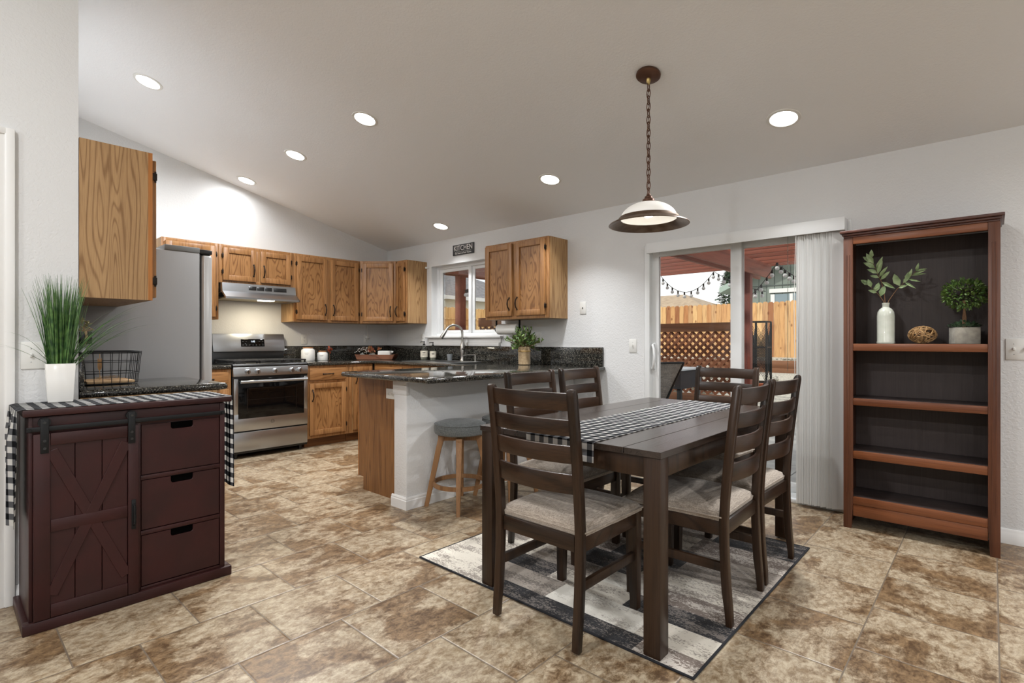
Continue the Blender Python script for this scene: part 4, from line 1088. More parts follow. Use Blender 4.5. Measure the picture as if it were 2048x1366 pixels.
for yy, zl in ((.296, .715), (.585, .715)):
    h = MB().box(x0 + .0155, x0 + .019, yy - .013, yy + .013, zl, .852, .0015).build('hanger', BLACK_M, bd)
    MB().cyl((xf + .022, yy, .830), (xf + .034, yy, .830), .026, n=28).build('wheel', BLACK_M, bd) if False else MB().cyl((x0 + .0025, yy, .838), (x0 + .0155, yy, .838), .020, n=28).build('wheel', BLACK_M, bd)
    m = MB()
    for zz in (.838, .765, .735): m.cyl((x0 + .019, yy, zz), (x0 + .022, yy, zz), .006, n=6)
    m.build('bolts', STEEL_D, bd)

def runner_cloth(name, label, group, axis, c0, c1, a0, a1, ztop, drop0, drop1, ripple, seedv, edge=.008):
    """cloth along an axis: c0..c1 is its width, a0..a1 the supported length, hanging drop0/drop1 past the ends"""
    t = thing(name, label, 'table runner', ((c0 + c1) / 2, (a0 + a1) / 2, ztop) if axis == 'y' else ((a0 + a1) / 2, (c0 + c1) / 2, ztop), 0, group)
    Lt = a1 - a0; tot = drop0 + Lt + drop1; rng = random.Random(seedv)
    ph = [rng.uniform(0, 6.28) for _ in range(6)]
    def fn(u, v):
        s = u * tot; c = c0 + (c1 - c0) * v
        if s < drop0:
            d = drop0 - s; k = min(1, d / .12)
            off = edge + ripple * k * (.5 + .5 * math.sin(v * 17 + ph[0] + d * 3)) + ripple * .5 * k * math.sin(v * 7 + ph[1])
            aa = a0 - abs(off); z = ztop - d; cc = c + ripple * .35 * k * math.sin(v * 11 + ph[2])
            cc = (c0 + c1) / 2 + (cc - (c0 + c1) / 2) * (1 - .12 * min(1, d / .3) * (1 if ripple > .004 else 0))
        elif s > drop0 + Lt:
            d = s - drop0 - Lt; k = min(1, d / .12)
            off = edge + ripple * .45 * k * (.5 + .5 * math.sin(v * 15 + ph[3] + d * 2))
            aa = a1 + abs(off); z = ztop - d; cc = c
        else:
            aa = a0 + (s - drop0); z = ztop; cc = c + .0015 * math.sin(s * 9 + ph[4])
            e0 = s - drop0; e1 = drop0 + Lt - s
            z += .0008 * math.sin(s * 40 + v * 9)
            if e0 < .012: aa -= edge * (1 - e0 / .012) * .9; z -= .004 * (1 - e0 / .012)
            if e1 < .012: aa += edge * (1 - e1 / .012) * .9; z -= .004 * (1 - e1 / .012)
        p = (cc, aa, z) if axis == 'y' else (aa, cc, z)
        return p, (v * (c1 - c0), s)
    MB().sheet(fn, int(tot / .008), 44, .0016).build('cloth', GING, t)
    return t
t = runner_cloth('checked_runner', 'black and white checked cloth draped over the dark red cabinet', 'black and white checked runners', 'y', -3.150, -2.822, .224, 1.002, .8925, .47, .46, .016, 3)
# grass in a white vase
gx, gy, gz = -3.085, .378, .895
t = thing('grass_plant', 'tall green artificial grass in a white square vase on the dark red cabinet', 'plant', (gx, gy, gz))
R45 = Matrix.Translation((gx, gy, gz)) @ Matrix.Rotation(math.radians(86), 4, 'Z')
m = MB(R45)
bs, tp, H_ = .043, .052, .170
lv = []
for (z, q) in ((0, bs), (H_, tp), (H_, tp - .006), (.02, bs - .006)):
    lv.append([m.bm.verts.new(R45 @ Vector((sx * q, sy * q, z))) for sx, sy in ((-1, -1), (1, -1), (1, 1), (-1, 1))])
for i in range(3):
    for k in range(4): m.bm.faces.new((lv[i][k], lv[i][(k + 1) % 4], lv[i + 1][(k + 1) % 4], lv[i + 1][k]))
m.bm.faces.new(lv[0][::-1]); m.bm.faces.new(lv[3])
bmesh.ops.bevel(m.bm, geom=m.bm.edges[:], offset=.0025, segments=2, affect='EDGES', profile=.5)
m.build('vase', CER_W, t)
def blade(m, p0, d, ln, wd, droop, n=7):
    d = Vector(d).normalized(); side = d.cross(Vector((0, 0, 1)))
    if side.length < 1e-3: side = Vector((1, 0, 0))
    side.normalize(); ang = rnd(0, PI); 
    out = Vector((d.x, d.y, 0)); out = out.normalized() if out.length > 1e-4 else Vector((1, 0, 0))
    side = side * math.cos(ang) + out * math.sin(ang)
    vs = []; p = Vector(p0); 
    for k in range(n + 1):
        s = k / n; w_ = wd * (1 - s ** 1.6) + .0003
        vs.append((m.bm.verts.new(p + side * w_), m.bm.verts.new(p - side * w_)))
        dk = d + out * (droop * s * s) - Vector((0, 0, droop * .9 * s ** 3)); dk.normalize(); p = p + dk * (ln / n)
    for k in range(n): m.bm.faces.new((vs[k][0], vs[k][1], vs[k + 1][1], vs[k + 1][0]))
m = MB()
for k in range(420):
    az = rnd(0, 2 * PI); tilt = abs(random.gauss(0, .085)); r = .040 * math.sqrt(rnd(0, 1))
    d = (math.cos(az) * tilt, math.sin(az) * tilt, 1)
    if gx + .45 * d[0] < XL + .02: d = (abs(d[0]) * .3, d[1], 1)
    blade(m, (gx + r * math.cos(az), gy + r * math.sin(az), gz + .13), d, rnd(.24, .44), rnd(.0015, .0036), rnd(0, .22))
for k in range(34):        # the long ones that lean to the kitchen side
    d = (rnd(-.15, .35), rnd(.35, 1.0), rnd(.7, 1.3))
    blade(m, (gx + rnd(-.02, .03), gy + rnd(-.01, .035), gz + .14), d, rnd(.28, .46), rnd(.001, .0026), rnd(.5, 1.5), 10)
for k in range(6):
    d = (rnd(0, .4), -rnd(.3, .7), rnd(.3, .9))
    blade(m, (gx, gy - .02, gz + .15), d, rnd(.2, .36), .0012, rnd(.6, 1.6), 10)
m.build('grass', LEAF_G, t)
# wire basket on the short counter
bx0, bx1, by0, by1, bz = -3.76, -3.46, .505, .775, CZ
t = thing('wire_basket', 'black wire basket on the granite counter behind the dark red cabinet', 'basket', ((bx0 + bx1) / 2, (by0 + by1) / 2, CZ))
def rrect(x0, x1, y0, y1, r, z, n=5):
    P = []
    for cx, cy, a0 in ((x1 - r, y1 - r, 0), (x0 + r, y1 - r, PI / 2), (x0 + r, y0 + r, PI), (x1 - r, y0 + r, 1.5 * PI)):
        for k in range(n + 1): P.append((cx + r * math.cos(a0 + k * PI / 2 / n), cy + r * math.sin(a0 + k * PI / 2 / n), z))
    return P
m = MB()
for z, g, rr in ((.006, -.012, .0022), (.062, -.004, .0018), (.122, 0.0, .0018), (.178, .004, .0028), (.170, .004, .0022)):
    m.tube(rrect(bx0 - g, bx1 + g, by0 - g, by1 + g, .06, bz + z), rr, 6, closed=True)
m.build('rings', BLACK_M, t)
m = MB(); lo = rrect(bx0 + .012, bx1 - .012, by0 + .012, by1 - .012, .055, bz + .005, 4); hi = rrect(bx0 - .004, bx1 + .004, by0 - .004, by1 + .004, .06, bz + .178, 4)
def along(P, s):
    Ls = [(Vector(P[(i + 1) % len(P)]) - Vector(P[i])).length for i in range(len(P))]; T_ = sum(Ls) * s
    for i, l in enumerate(Ls):
        if T_ <= l: return Vector(P[i]).lerp(Vector(P[(i + 1) % len(P)]), T_ / l)
        T_ -= l
    return Vector(P[0])
for k in range(26): m.tube([along(lo, k / 26), along(hi, k / 26)], .0016, 6)
for k in range(1, 6): m.tube([(bx0 + .012, by0 + (by1 - by0) * k / 6, bz + .005), (bx1 - .012, by0 + (by1 - by0) * k / 6, bz + .005)], .0016, 6)
m.build('uprights', BLACK_M, t)
t = thing('wooden_board', 'pale wooden board lying in the bottom of the wire basket', 'board', ((bx0 + bx1) / 2, (by0 + by1) / 2, CZ + .008))
MB().box(bx0 + .03, bx1 - .03, by0 + .03, by1 - .03, CZ + .008, CZ + .022, .004).build('board', wood('raw_board', S(206, 174, 134), S(160, 122, 84), 'y', 1.0, .7, 5, .4), t)
t = thing('wheat_sprig', 'dry wheat sprig tied upright and lying in the wire basket', 'decoration', (-3.6, .62, CZ + .022))
m = MB().tube([(-3.55, .60, CZ + .024), (-3.555, .597, CZ + .10), (-3.56, .60, CZ + .17)], .0016, 5)
for k in range(9):
    for sgn in (-1, 1): m.leaf((-3.555, .598, CZ + .075 + k * .006), (.2, sgn * .45, 1), (1, 0, 0), .024, .005)
m.build('standing_stalk', plain('rust_wheat', S(190, 150, 104), .8), t)
m = MB()
for k in range(26): m.leaf((-3.53 + rnd(-.02, .02), .57 + k * .004, CZ + .028 + rnd(0, .012)), (rnd(-.6, .6), 1, rnd(0, .6)), (0, 0, 1), .03, .007)
m.build('lying_ear', STRAW, t)
# dark tin with dried flowers behind the wall end
t = thing('dried_flowers', 'black tin of dried flowers with a beige bow beside the wire basket', 'decoration', (-3.47, .525, CZ)) if False else thing('dried_flowers', 'black tin of dried flowers with a beige bow, half hidden behind the grass plant', 'decoration', (-3.24, .475, 1.1045))
dx, dy, dz = -3.240, .466, 1.1045
MB().box(dx - .03, dx + .03, dy - .0, dy + .046, dz + .045, dz + .104, .002).build('tin', BLACK, t)
MB().tube([(dx, dy + .008, dz + .001), (dx, dy + .008, dz + .047)], .007, 10).build('foot', BLACK, t)
MB().ball((dx + .028, dy + .0125, dz + .0165), .0155, 14).build('knob', plain('crystal_knob', S(200, 204, 210), .05, .3), t)
m = MB()
for s in (-1, 1): m.tube([(dx + .033, dy + .02, dz + .11), (dx + .04, dy + .02 + s * .012, dz + .125), (dx + .036, dy + .02 + s * .03, dz + .115), (dx + .033, dy + .02, dz + .108)], .006, 6, flat=.4)
m.tube([(dx + .036, dy + .02, dz + .108), (dx + .037, dy + .024, dz + .08), (dx + .037, dy + .016, dz + .045)], .006, 6, flat=.4)
m.build('bow', BURLAP, t)
m = MB()
for k in range(40): m.leaf((dx + rnd(-.02, .03), dy + .02 + rnd(-.015, .02), dz + .105 + rnd(0, .05)), (rnd(-1, 1), rnd(-1, 1), rnd(.2, 1)), (0, 0, 1), .026, .010)
m.build('flowers', plain('dried_petal', S(206, 194, 160), .9, var=(60, S(128, 128, 74))), t)

# ================================================================== DINING SET
RZ = .008
rx0, rx1, ry0, ry1 = -2.274, -.753, 1.750, 3.305
t = thing('area_rug', 'patchwork black grey and cream rug under the dining table', 'rug', ((rx0 + rx1) / 2, (ry0 + ry1) / 2, 0))
RUGM = [rug_mat('rug_black', S(26, 26, 29), S(120, 112, 106), 1.03, .8), rug_mat('rug_cream', S(206, 199, 186), S(118, 108, 100), 1.02, .8), rug_mat('rug_pale', S(214, 210, 200), S(150, 142, 134), 1.08, .7), rug_mat('rug_grey', S(150, 141, 131), S(84, 77, 72), .98, .75), rug_mat('rug_brown', S(112, 100, 92), S(200, 192, 182), 1.0, .85)]
m = MB(); k_, c_, p_, g_, b_ = range(5)
rows = [(1.758, 1.865, [(-1.76, c_), (-1.0, k_), (0, b_)]), (1.865, 2.03, [(-1.95, c_), (-1.50, g_), (-1.05, p_), (0, c_)]), (2.03, 2.17, [(-1.98, c_), (-1.62, k_), (-1.2, c_), (0, k_)]),
        (2.17, 2.31, [(-1.85, c_), (-1.45, g_), (-1.15, p_), (0, b_)]), (2.31, 2.50, [(-2.0, g_), (-1.65, c_), (-1.3, k_), (0, c_)]), (2.50, 2.80, [(-1.9, c_), (-1.55, b_), (-1.18, k_), (0, g_)]),
        (2.80, 3.02, [(-1.75, k_), (-1.25, c_), (0, b_)]), (3.02, 3.297, [(-1.6, c_), (-1.2, g_), (0, k_)])]
fm = []
for ya, yb_, cs in rows:
    xa = rx0 + .008
    for xe, mi in cs:
        xe = xe if xe < 0 else rx1 - .008
        m.poly([(xa, ya, RZ - .0005), (xe, ya, RZ - .0005), (xe, yb_, RZ - .0005), (xa, yb_, RZ - .0005)], [(0, 1, 2, 3)]); fm.append(mi); xa = xe
m.poly([(rx0 + .008, ry0 + .008, .001), (rx1 - .008, ry0 + .008, .001), (rx1 - .008, ry1 - .008, .001), (rx0 + .008, ry1 - .008, .001)], [(3, 2, 1, 0)]); fm.append(0)
o = m.build('pile', None, t, smooth=False)
for q in RUGM: o.data.materials.append(q)
for q, mi in zip(o.data.polygons, fm): q.material_index = mi
m = MB(); m.tube([(rx0 + .006, ry0 + .006, .005), (rx1 - .006, ry0 + .006, .005), (rx1 - .006, ry1 - .006, .005), (rx0 + .006, ry1 - .006, .005)], .007, 8, closed=True, flat=.7)
m.build('binding', plain('black_binding', S(24, 25, 30), .95), t)

TX0, TX1, TY0, TY1, TZ = -1.808, -.878, 1.755, 3.428, .764
t = thing('dining_table', 'dark brown rectangular wooden dining table with thick square legs', 'table', ((TX0 + TX1) / 2, (TY0 + TY1) / 2, RZ))
m = MB(); n = 6
for k in range(n):
    a = TX0 + (TX1 - TX0) * k / n; b = TX0 + (TX1 - TX0) * (k + 1) / n
    m.box(a + .0004, b - .0004, TY0, TY1, TZ - .026, TZ, .0016, 1)
m.build('tabletop', WALNUT_T, t)
for sx in (TX0 + .006, TX1 - .074):
    for sy in (TY0 + .006, TY1 - .074):
        mm = MB().box(sx, sx + .068, sy, sy + .068, RZ, TZ - .026, .004)
        mm.build('leg', WALNUT, t)
m = MB().box(TX0 + .07, TX1 - .07, TY0 + .018, TY0 + .038, TZ - .105, TZ - .026, .002).box(TX0 + .07, TX1 - .07, TY1 - .038, TY1 - .018, TZ - .105, TZ - .026, .002)
m.box(TX0 + .018, TX0 + .038, TY0 + .07, TY1 - .07, TZ - .105, TZ - .026, .002).box(TX1 - .038, TX1 - .018, TY0 + .07, TY1 - .07, TZ - .105, TZ - .026, .002)
m.build('apron', WALNUT, t)
runner_cloth('checked_runner', 'black and white checked cloth running down the middle of the dining table', 'black and white checked runners', 'y', -1.508, -1.158, TY0 - .003, TY1 + .003, TZ + .0025, .082, .05, .0015, 9, .006)

# dining chair, local frame: front is +y
def chair_proto(label, group):
    t = thing('dining_chair', label, 'chair', (0, 0, 0), 0, group)
    W2 = .222
    yb = lambda z: -.232 - (.024 * ((.42 - z) / .42) ** 2 if z < .42 else 0) - (.056 * ((z - .42) / .56) ** 1.35 if z > .42 else 0)
    zs = [0, .07, .14, .22, .32, .42, .50, .6, .7, .8, .9, .955]
    for s in (-1, 1):
        back = [(yb(z) - .0165 + (.004 if z < .05 else 0), z) for z in zs]; front = [(yb(z) + .0165 - .004 * (z < .1), z) for z in zs]
        top = [(yb(.975) - .0125, .972), (yb(.98) - .004, .979), (yb(.98) + .007, .977), (yb(.97) + .0145, .966)]
        pts = back + top + front[::-1]
        m = MB().prism(pts, 'x', min(s * W2, s * (W2 - .033)), max(s * W2, s * (W2 - .033)), .004)
        m.build('rear_post', WALNUT, t)
        m = MB(); x0_, x1_ = sorted((s * .218, s * .177)); x2_, x3_ = sorted((s * .216, s * .181))
        pts = [(x2_, .172, 0), (x3_, .172, 0), (x3_, .207, 0), (x2_, .207, 0), (x0_, .168, .30), (x1_, .168, .30), (x1_, .210, .30), (x0_, .210, .30), (x0_, .168, .425), (x1_, .168, .425), (x1_, .210, .425), (x0_, .210, .425)]
        m.poly(pts, [(3, 2, 1, 0), (0, 1, 5, 4), (1, 2, 6, 5), (2, 3, 7, 6), (3, 0, 4, 7), (4, 5, 9, 8), (5, 6, 10, 9), (6, 7, 11, 10), (7, 4, 8, 11), (8, 9, 10, 11)])
        bmesh.ops.bevel(m.bm, geom=[e for e in m.bm.edges if abs((e.verts[0].co - e.verts[1].co).normalized().z) > .9], offset=.003, segments=2, affect='EDGES', profile=.5)
        m.build('front_leg', WALNUT, t)
        MB().box(s * .199 - .010, s * .199 + .010, yb(.22) + .015, .172, .212, .248, .002).build('stretcher', WALNUT, t)
    m = MB().box(-.18, .18, .178, .202, .360, .420, .002).box(-.182, .182, -.240, -.216, .360, .420, .002)
    for s in (-1, 1): m.box(s * .2 - .012, s * .2 + .012, -.218, .17, .360, .420, .002)
    m.build('seat_frame', WALNUT_X, t)
    # cushion: domed pad
    def pad(u, v):
        a, b = u * 2 - 1, v * 2 - 1
        f = (1 - abs(a) ** 5) * (1 - abs(b) ** 5)
        k = max(0, f) ** .45
        ins = 1 - .03 * (1 - k)
        fx = .228 - .004 * (b < 0)
        return ((a * fx * ins, .0 + b * .228 * ins - .006, .437 + .052 * k * (.72 + .28 * (1 - a * a) * (1 - b * b))), (u, v))
    m = MB().sheet(pad, 24, 24)
    uvl = m.bm.loops.layers.uv.verify()
    rim = [e for e in m.bm.edges if e.is_boundary]
    r = bmesh.ops.extrude_edge_only(m.bm, edges=rim); vs = [g for g in r['geom'] if isinstance(g, bmesh.types.BMVert)]
    for v in vs: v.co.z = .420; v.co.x *= .985; v.co.y *= .985
    bmesh.ops.holes_fill(m.bm, edges=[e for e in m.bm.edges if e.is_boundary])
    bmesh.ops.recalc_face_normals(m.bm, faces=m.bm.faces[:])
    cu = m.build('cushion', SEAT_F, t, angle=70)
    m = MB(); m.tube([(-.222, -.226, .437), (.222, -.226, .437), (.226, .219, .437), (-.226, .219, .437)], .0035, 6, closed=True)
    m.build('piping', SEAT_F, cu)
    # ladder slats, bowed to the rear
    for (za, zb) in ((.580, .656), (.697, .765), (.801, .863), (.897, .964)):
        def fb(u, side, z):
            x = -.192 + .384 * u; bow = .030 * (1 - (2 * u - 1) ** 2)
            return (x, yb(z) - bow + (.009 if side else -.009), z)
        m = MB(); N = 14; ring = []
        for i in range(N + 1):
            u = i / N
            ring.append([m.bm.verts.new(Vector(fb(u, sd_, z_))) for sd_, z_ in ((0, za), (1, za), (1, zb), (0, zb))])
        for i in range(N):
            for k in range(4): m.bm.faces.new((ring[i][k], ring[i][(k + 1) % 4], ring[i + 1][(k + 1) % 4], ring[i + 1][k]))
        m.bm.faces.new(ring[0][::-1]); m.bm.faces.new(ring[-1])
        bmesh.ops.recalc_face_normals(m.bm, faces=m.bm.faces[:])
        bmesh.ops.bevel(m.bm, geom=[e for e in m.bm.edges if abs((e.verts[0].co - e.verts[1].co).normalized().x) > .7], offset=.003, segments=2, affect='EDGES', profile=.5)
        m.build('slat', WALNUT_X, t)
    return t
GC = 'ladder back chairs around the dining table'
ch = chair_proto('ladder back chair at the near end of the table, its back to the camera', GC)
ch.location = (-1.345, 1.862, RZ)
H90 = PI / 2
dup(ch, (-1.045, 2.372, RZ), H90 + .02, 'ladder back chair on the right side of the table, nearer of the two')
dup(ch, (-1.050, 2.872, RZ), H90 - .02, 'ladder back chair on the right side of the table, farther one by the vertical blinds')
dup(ch, (-1.785, 2.435, RZ), -H90, 'ladder back chair on the bar side of the table, nearer of the two')
dup(ch, (-1.790, 2.955, RZ), -H90, 'ladder back chair on the bar side of the table, farther one beside the wall')
dup(ch, (-1.405, 3.470, RZ), PI - .08, 'ladder back chair at the far end of the table before the glass door')

# bar stool
def stool_proto(label, group):
    t = thing('bar_stool', label, 'stool', (0, 0, 0), 0, group)
    R_ = .183
    MB().lathe([(0, .512), (.165, .512), (.178, .520), (R_, .535), (R_ + .001, .560), (R_ - .004, .580), (R_ - .016, .590), (.13, .602), (.06, .609), (0, .610)], n=48).build('seat', STOOL_F, t)
    s = MB().tube([(math.cos(2 * PI * k / 48) * (R_ - .003), math.sin(2 * PI * k / 48) * (R_ - .003), .583) for k in range(48)], .003, 6, closed=True).build('piping', STOOL_F, t)
    MB().cyl((0, 0, .494), (0, 0, .513), .07, n=20).build('swivel', BLACK_M, t)
    m = MB().box(-.155, .155, -.015, .015, .462, .496, .003, R=Matrix.Rotation(PI / 4, 4, 'Z')).box(-.155, .155, -.015, .015, .462, .496, .003, R=Matrix.Rotation(-PI / 4, 4, 'Z'))
    m.build('cross_brace', STOOL_W, t)
    for k in range(4):
        a = PI / 4 + k * PI / 2; d = Vector((math.cos(a), math.sin(a), 0)); q = Vector((-d.y, d.x, 0))
        m = MB(); pts = []
        for (r, z, w1, w2) in ((.237, 0, .015, .013), (.20, .17, .018, .016), (.152, .40, .020, .019), (.128, .495, .022, .022), (.120, .502, .016, .018)):
            for su, sv in ((-1, -1), (1, -1), (1, 1), (-1, 1)): pts.append(d * (r + su * w1) + q * (sv * w2) + Vector((0, 0, z)))
        fs = [(3, 2, 1, 0)]
        for i in range(4):
            for j in range(4): fs.append((i * 4 + j, i * 4 + (j + 1) % 4, i * 4 + 4 + (j + 1) % 4, i * 4 + 4 + j))
        fs.append((16, 17, 18, 19)); m.poly(pts, fs)
        bmesh.ops.recalc_face_normals(m.bm, faces=m.bm.faces[:])
        bmesh.ops.bevel(m.bm, geom=[e for e in m.bm.edges if abs((e.verts[0].co - e.verts[1].co).normalized().z) > .9], offset=.004, segments=2, affect='EDGES', profile=.5)
        m.build('leg', STOOL_W, t)
    MB().lathe([(.178, .150), (.193, .150), (.193, .178), (.178, .178)], n=48, cap=False, closed=True).build('foot_ring', STOOL_W, t, angle=30)
    return t
GS = 'slate grey round bar stools at the peninsula'
stl = stool_proto('round slate grey bar stool nearest the white end of the peninsula', GS)
stl.location = (-2.785, 2.508, 0)
dup(stl, (-2.74, 2.935, 0), .1, 'second round slate grey bar stool, mostly hidden by the near chair back')
dup(stl, (-2.755, 3.72, 0), .05, 'farthest round slate grey bar stool, close to the window wall')

# ================================================================== PENDANT LAMP
lx, ly = -1.478, 2.799; lz = zc(ly)
t = thing('pendant_lamp', 'bronze pendant lamp with a white glass shade above the dining table', 'pendant lamp', (lx, ly, lz))
PB = plain('antique_bronze', S(96, 68, 54), .4, .7); PB2 = plain('bronze_ring', S(126, 108, 92), .38, .75, var=(18, S(98, 78, 62)))
ang = -math.atan(SL)
MB(Matrix.Translation((lx, ly, lz - .001)) @ Matrix.Rotation(ang, 4, 'X')).lathe([(0, 0), (.066, 0), (.070, -.006), (.070, -.016), (.062, -.024), (.03, -.030), (0, -.031)], n=40).build('canopy', PB, t)
MB().lathe([(.012, .03), (.014, .01), (.010, 0), (.006, -.012), (0, -.014)], (lx, ly, lz - .052), n=16).build('chain_cup', plain('brass', S(190, 166, 110), .3, .9), t)
ztop, zbot = lz - .06, 2.012
N = 17; pitch = (ztop - zbot) / N; m = MB()
for k in range(N):
    zc_ = ztop - (k + .5) * pitch; P = []
    for q in range(14):
        a = 2 * PI * q / 14; u_, v_ = .011 * math.cos(a), (pitch * .5 + .009) * math.sin(a)
        P.append((lx + u_, ly, zc_ + v_) if k % 2 else (lx, ly + u_, zc_ + v_))
    m.tube(P, .0028, 6, closed=True)
m.build('chain', PB, t)
m = MB(); m.tube([(lx + .004 * math.sin(k * 1.3), ly + .004 * math.cos(k * 1.3), ztop - (ztop - zbot) * k / 30) for k in range(31)], .0022, 6); m.build('cord', PB, t)
MB().lathe([(0, .052), (.010, .050), (.012, .040), (.022, .032), (.024, .022), (.034, .016), (.036, .004), (.046, -.002), (.046, -.008), (0, -.008)], (lx, ly, 1.972), n=28).build('socket_cap', PB, t)
prof = []
for q in range(13):
    s = q / 12; prof.append((.040 + .120 * math.sin(s * PI / 2) ** 1.05, 1.968 - .092 * (1 - math.cos(s * PI / 2)) ** .9))
inner = [(r - .004, z - .003) for r, z in prof]
m = MB().lathe(prof + inner[::-1], (lx, ly, 0), n=56, cap=False, closed=True)
GL = plain('alabaster_glass', S(240, 238, 232), .35, trans=.0, var=(9, S(226, 224, 218)), emis=((1, .97, .92, 1), .20))
m.build('glass_shade', GL, t)
m = MB().lathe([(.158, 1.884), (.165, 1.888), (.172, 1.880), (.178, 1.870), (.226, 1.846), (.229, 1.840), (.224, 1.839), (.172, 1.862), (.160, 1.872)], (lx, ly, 0), n=64, cap=False, closed=True)
m.build('rim_ring', PB2, t)
MB().lathe([(0, .03), (.014, .028), (.016, .008), (.03, -.022), (.032, -.036), (.02, -.052), (0, -.056)], (lx, ly, 1.938), n=20).build('bulb', BULB, t)

# ================================================================== BLINDS
t = thing('vertical_blinds', 'white vertical blinds gathered at the right end of the patio door', 'blinds', (-.88, YW - .06, 0))
vy = YW - .105
m = MB().box(-2.165, -.722, vy, vy + .008, 1.904, 1.990, .002).box(-2.164, -2.157, vy + .0085, YW - .002, 1.905, 1.989, .001).box(-.730, -.723, vy + .0085, YW - .002, 1.905, 1.989, .001).box(-2.156, -.731, vy + .0085, YW - .002, 1.983, 1.9885, .001)
m.build('valance', VINYL, t)
MB().box(-2.15, -.735, YW - .085, YW - .035, 1.935, 1.975, .003).build('head_rail', VINYL, t)
ns = 19
for k in range(ns):
    x = -.985 + k * .0122; a = math.radians(38 + 8 * math.sin(k * 1.7))
    M_ = Matrix.Translation((x, YW - .058, 0)) @ Matrix.Rotation(a, 4, 'Z')
    m = MB(M_); P = []
    for q in range(7):
        u = -.042 + .084 * q / 6; P.append((u, .006 * (1 - (u / .042) ** 2)))
    pts = P + [(u, v - .0012) for u, v in P[::-1]]
    m.prism(pts, 'z', .028 + .002 * (k % 3), 1.935); m.build('slat', BLIND, t, angle=60)
m = MB().tube([(-1.075 - .0, YW - .075, 1.94), (-1.075, YW - .075, .95)], .0035, 8); m.build('wand', CLEAR, t)
m = MB(); m.tube([(-1.02, YW - .09, 1.92), (-1.03, YW - .092, 1.4), (-1.022, YW - .09, .62), (-1.012, YW - .09, .6), (-1.005, YW - .088, 1.4), (-1.0, YW - .09, 1.92)], .002, 6); m.build('cord', PLASTIC_W, t)

# ================================================================== BOOKCASE
KX0, KX1, KY, KB, KH = -.690, .033, 3.842, YW - .018, 1.852
t = thing('bookcase', 'tall cherry bookcase with dark back, four open shelves, beside the patio door', 'bookcase', ((KX0 + KX1) / 2, (KY + KB) / 2, 0))
pw = .050
for x in (KX0, KX1 - pw):
    m = MB(); l = x == KX0
    pts = [(x, .15), (x, 1.808), (x + pw, 1.808), (x + pw, .15), ((x + pw - .008) if l else x + pw, 0), (x if l else x + .008, 0)]
    m.prism(pts, 'y', KY, KY + .022, .002)
    for q in (-.007, .007): m.tube([(x + pw / 2 + q, KY + .0003, .22), (x + pw / 2 + q, KY + .0003, 1.70)], .0026, 6)
    m.build('post', CHERRY, t)
for x in (KX0 + .001, KX1 - .019): MB().box(x, x + .018, KY + .02, KB, .0, 1.808, .001).build('side_panel', CHERRY, t)
MB().box(KX0 + .018, KX1 - .018, KB - .008, KB - .002, .08, 1.80).build('back_panel', CHERRY_B, t)
MB().box((KX0 + KX1) / 2 - .004, (KX0 + KX1) / 2 + .004, KB - .010, KB - .0075, .15, 1.77).build('back_seam', CHERRY_B, t)
for z0, z1 in ((1.104, 1.148), (.767, .809), (.436, .483)):
    s = MB().box(KX0 + .019, KX1 - .019, KY + .022, KB - .010, z1 - .022, z1 - .001, .001).build('shelf', CHERRY_B, t)
    MB().box(KX0 + pw, KX1 - pw, KY + .004, KY + .023, z0, z1, .002).build('shelf_edge', CHERRY_X, s)
s = MB().box(KX0 + .019, KX1 - .019, KY + .022, KB - .010, .176, .197, .001).build('shelf', CHERRY_B, t)
MB().box(KX0 + pw, KX1 - pw, KY + .003, KY + .023, .152, .198, .002).build('shelf_edge', CHERRY_X, s)
MB().box(KX0 + pw, KX1 - pw, KY + .005, KY + .023, .080, .150, .002).build('apron', CHERRY_X, t)
MB().box(KX0 + pw, KX1 - pw, KY + .003, KY + .023, 1.766, 1.808, .002).build('top_rail', CHERRY_X, t)
m = MB()
for (g, z0, z1) in ((.0, 1.808, 1.820), (.008, 1.820, 1.834), (.018, 1.834, KH)): m.box(KX0 - g, KX1 + g, KY - g, KB, z0, z1, .004)
m.build('crown', plain('dark_cherry_crown', S(84, 48, 36), .35, var=(12, S(66, 38, 30))), t)
SZ = 1.148
# sage vase with stems
vx, vy_ = -.487, 3.965
t = thing('vase_with_stems', 'pale sage bottle vase holding leafy stems on the upper bookcase shelf', 'vase', (vx, vy_, SZ))
MB().lathe([(0, 0), (.046, 0), (.0475, .004), (.0475, .012), (.0455, .018), (.046, .17), (.043, .195), (.033, .213), (.021, .222), (.018, .226), (.018, .240), (.0195, .243), (.0195, .252), (.015, .252), (.014, .225), (0, .22)], (vx, vy_, SZ + .0005), n=36).build('vase', SAGE_CER, t)
ms = MB(); ml = MB(); top = Vector((vx, vy_, SZ + .245))
def stem(pts, leaves):
    P = [top + Vector(p) for p in pts]; ms.tube(P, [.0028 - .0018 * i / (len(P) - 1) for i in range(len(P))], 6)
    for (s, dx_, dz_, ln, wd) in leaves:
        k = min(int(s * (len(P) - 1)), len(P) - 2); f = s * (len(P) - 1) - k
        ml.leaf(P[k].lerp(P[k + 1], f), (dx_, rnd(-.35, .1), dz_), (rnd(-.3, .3), -1, rnd(-.2, .4)), ln, wd, .2)
stem([(0, 0, -.05), (-.006, 0, .05), (-.022, .0, .14), (-.045, -.01, .20), (-.07, -.015, .29)],
     [(.55, .8, .8, .07, .022), (.62, .75, 1, .08, .02), (.7, .35, 1, .085, .024), (.72, -.8, .45, .06, .026), (.8, .5, 1, .085, .022), (.82, -.9, .6, .075, .03), (.9, -.5, .9, .08, .03), (.92, -.9, .7, .07, .028), (1, .0, 1, .055, .024), (.6, -.8, .3, .055, .02), (.5, .9, -.6, .085, .022)])
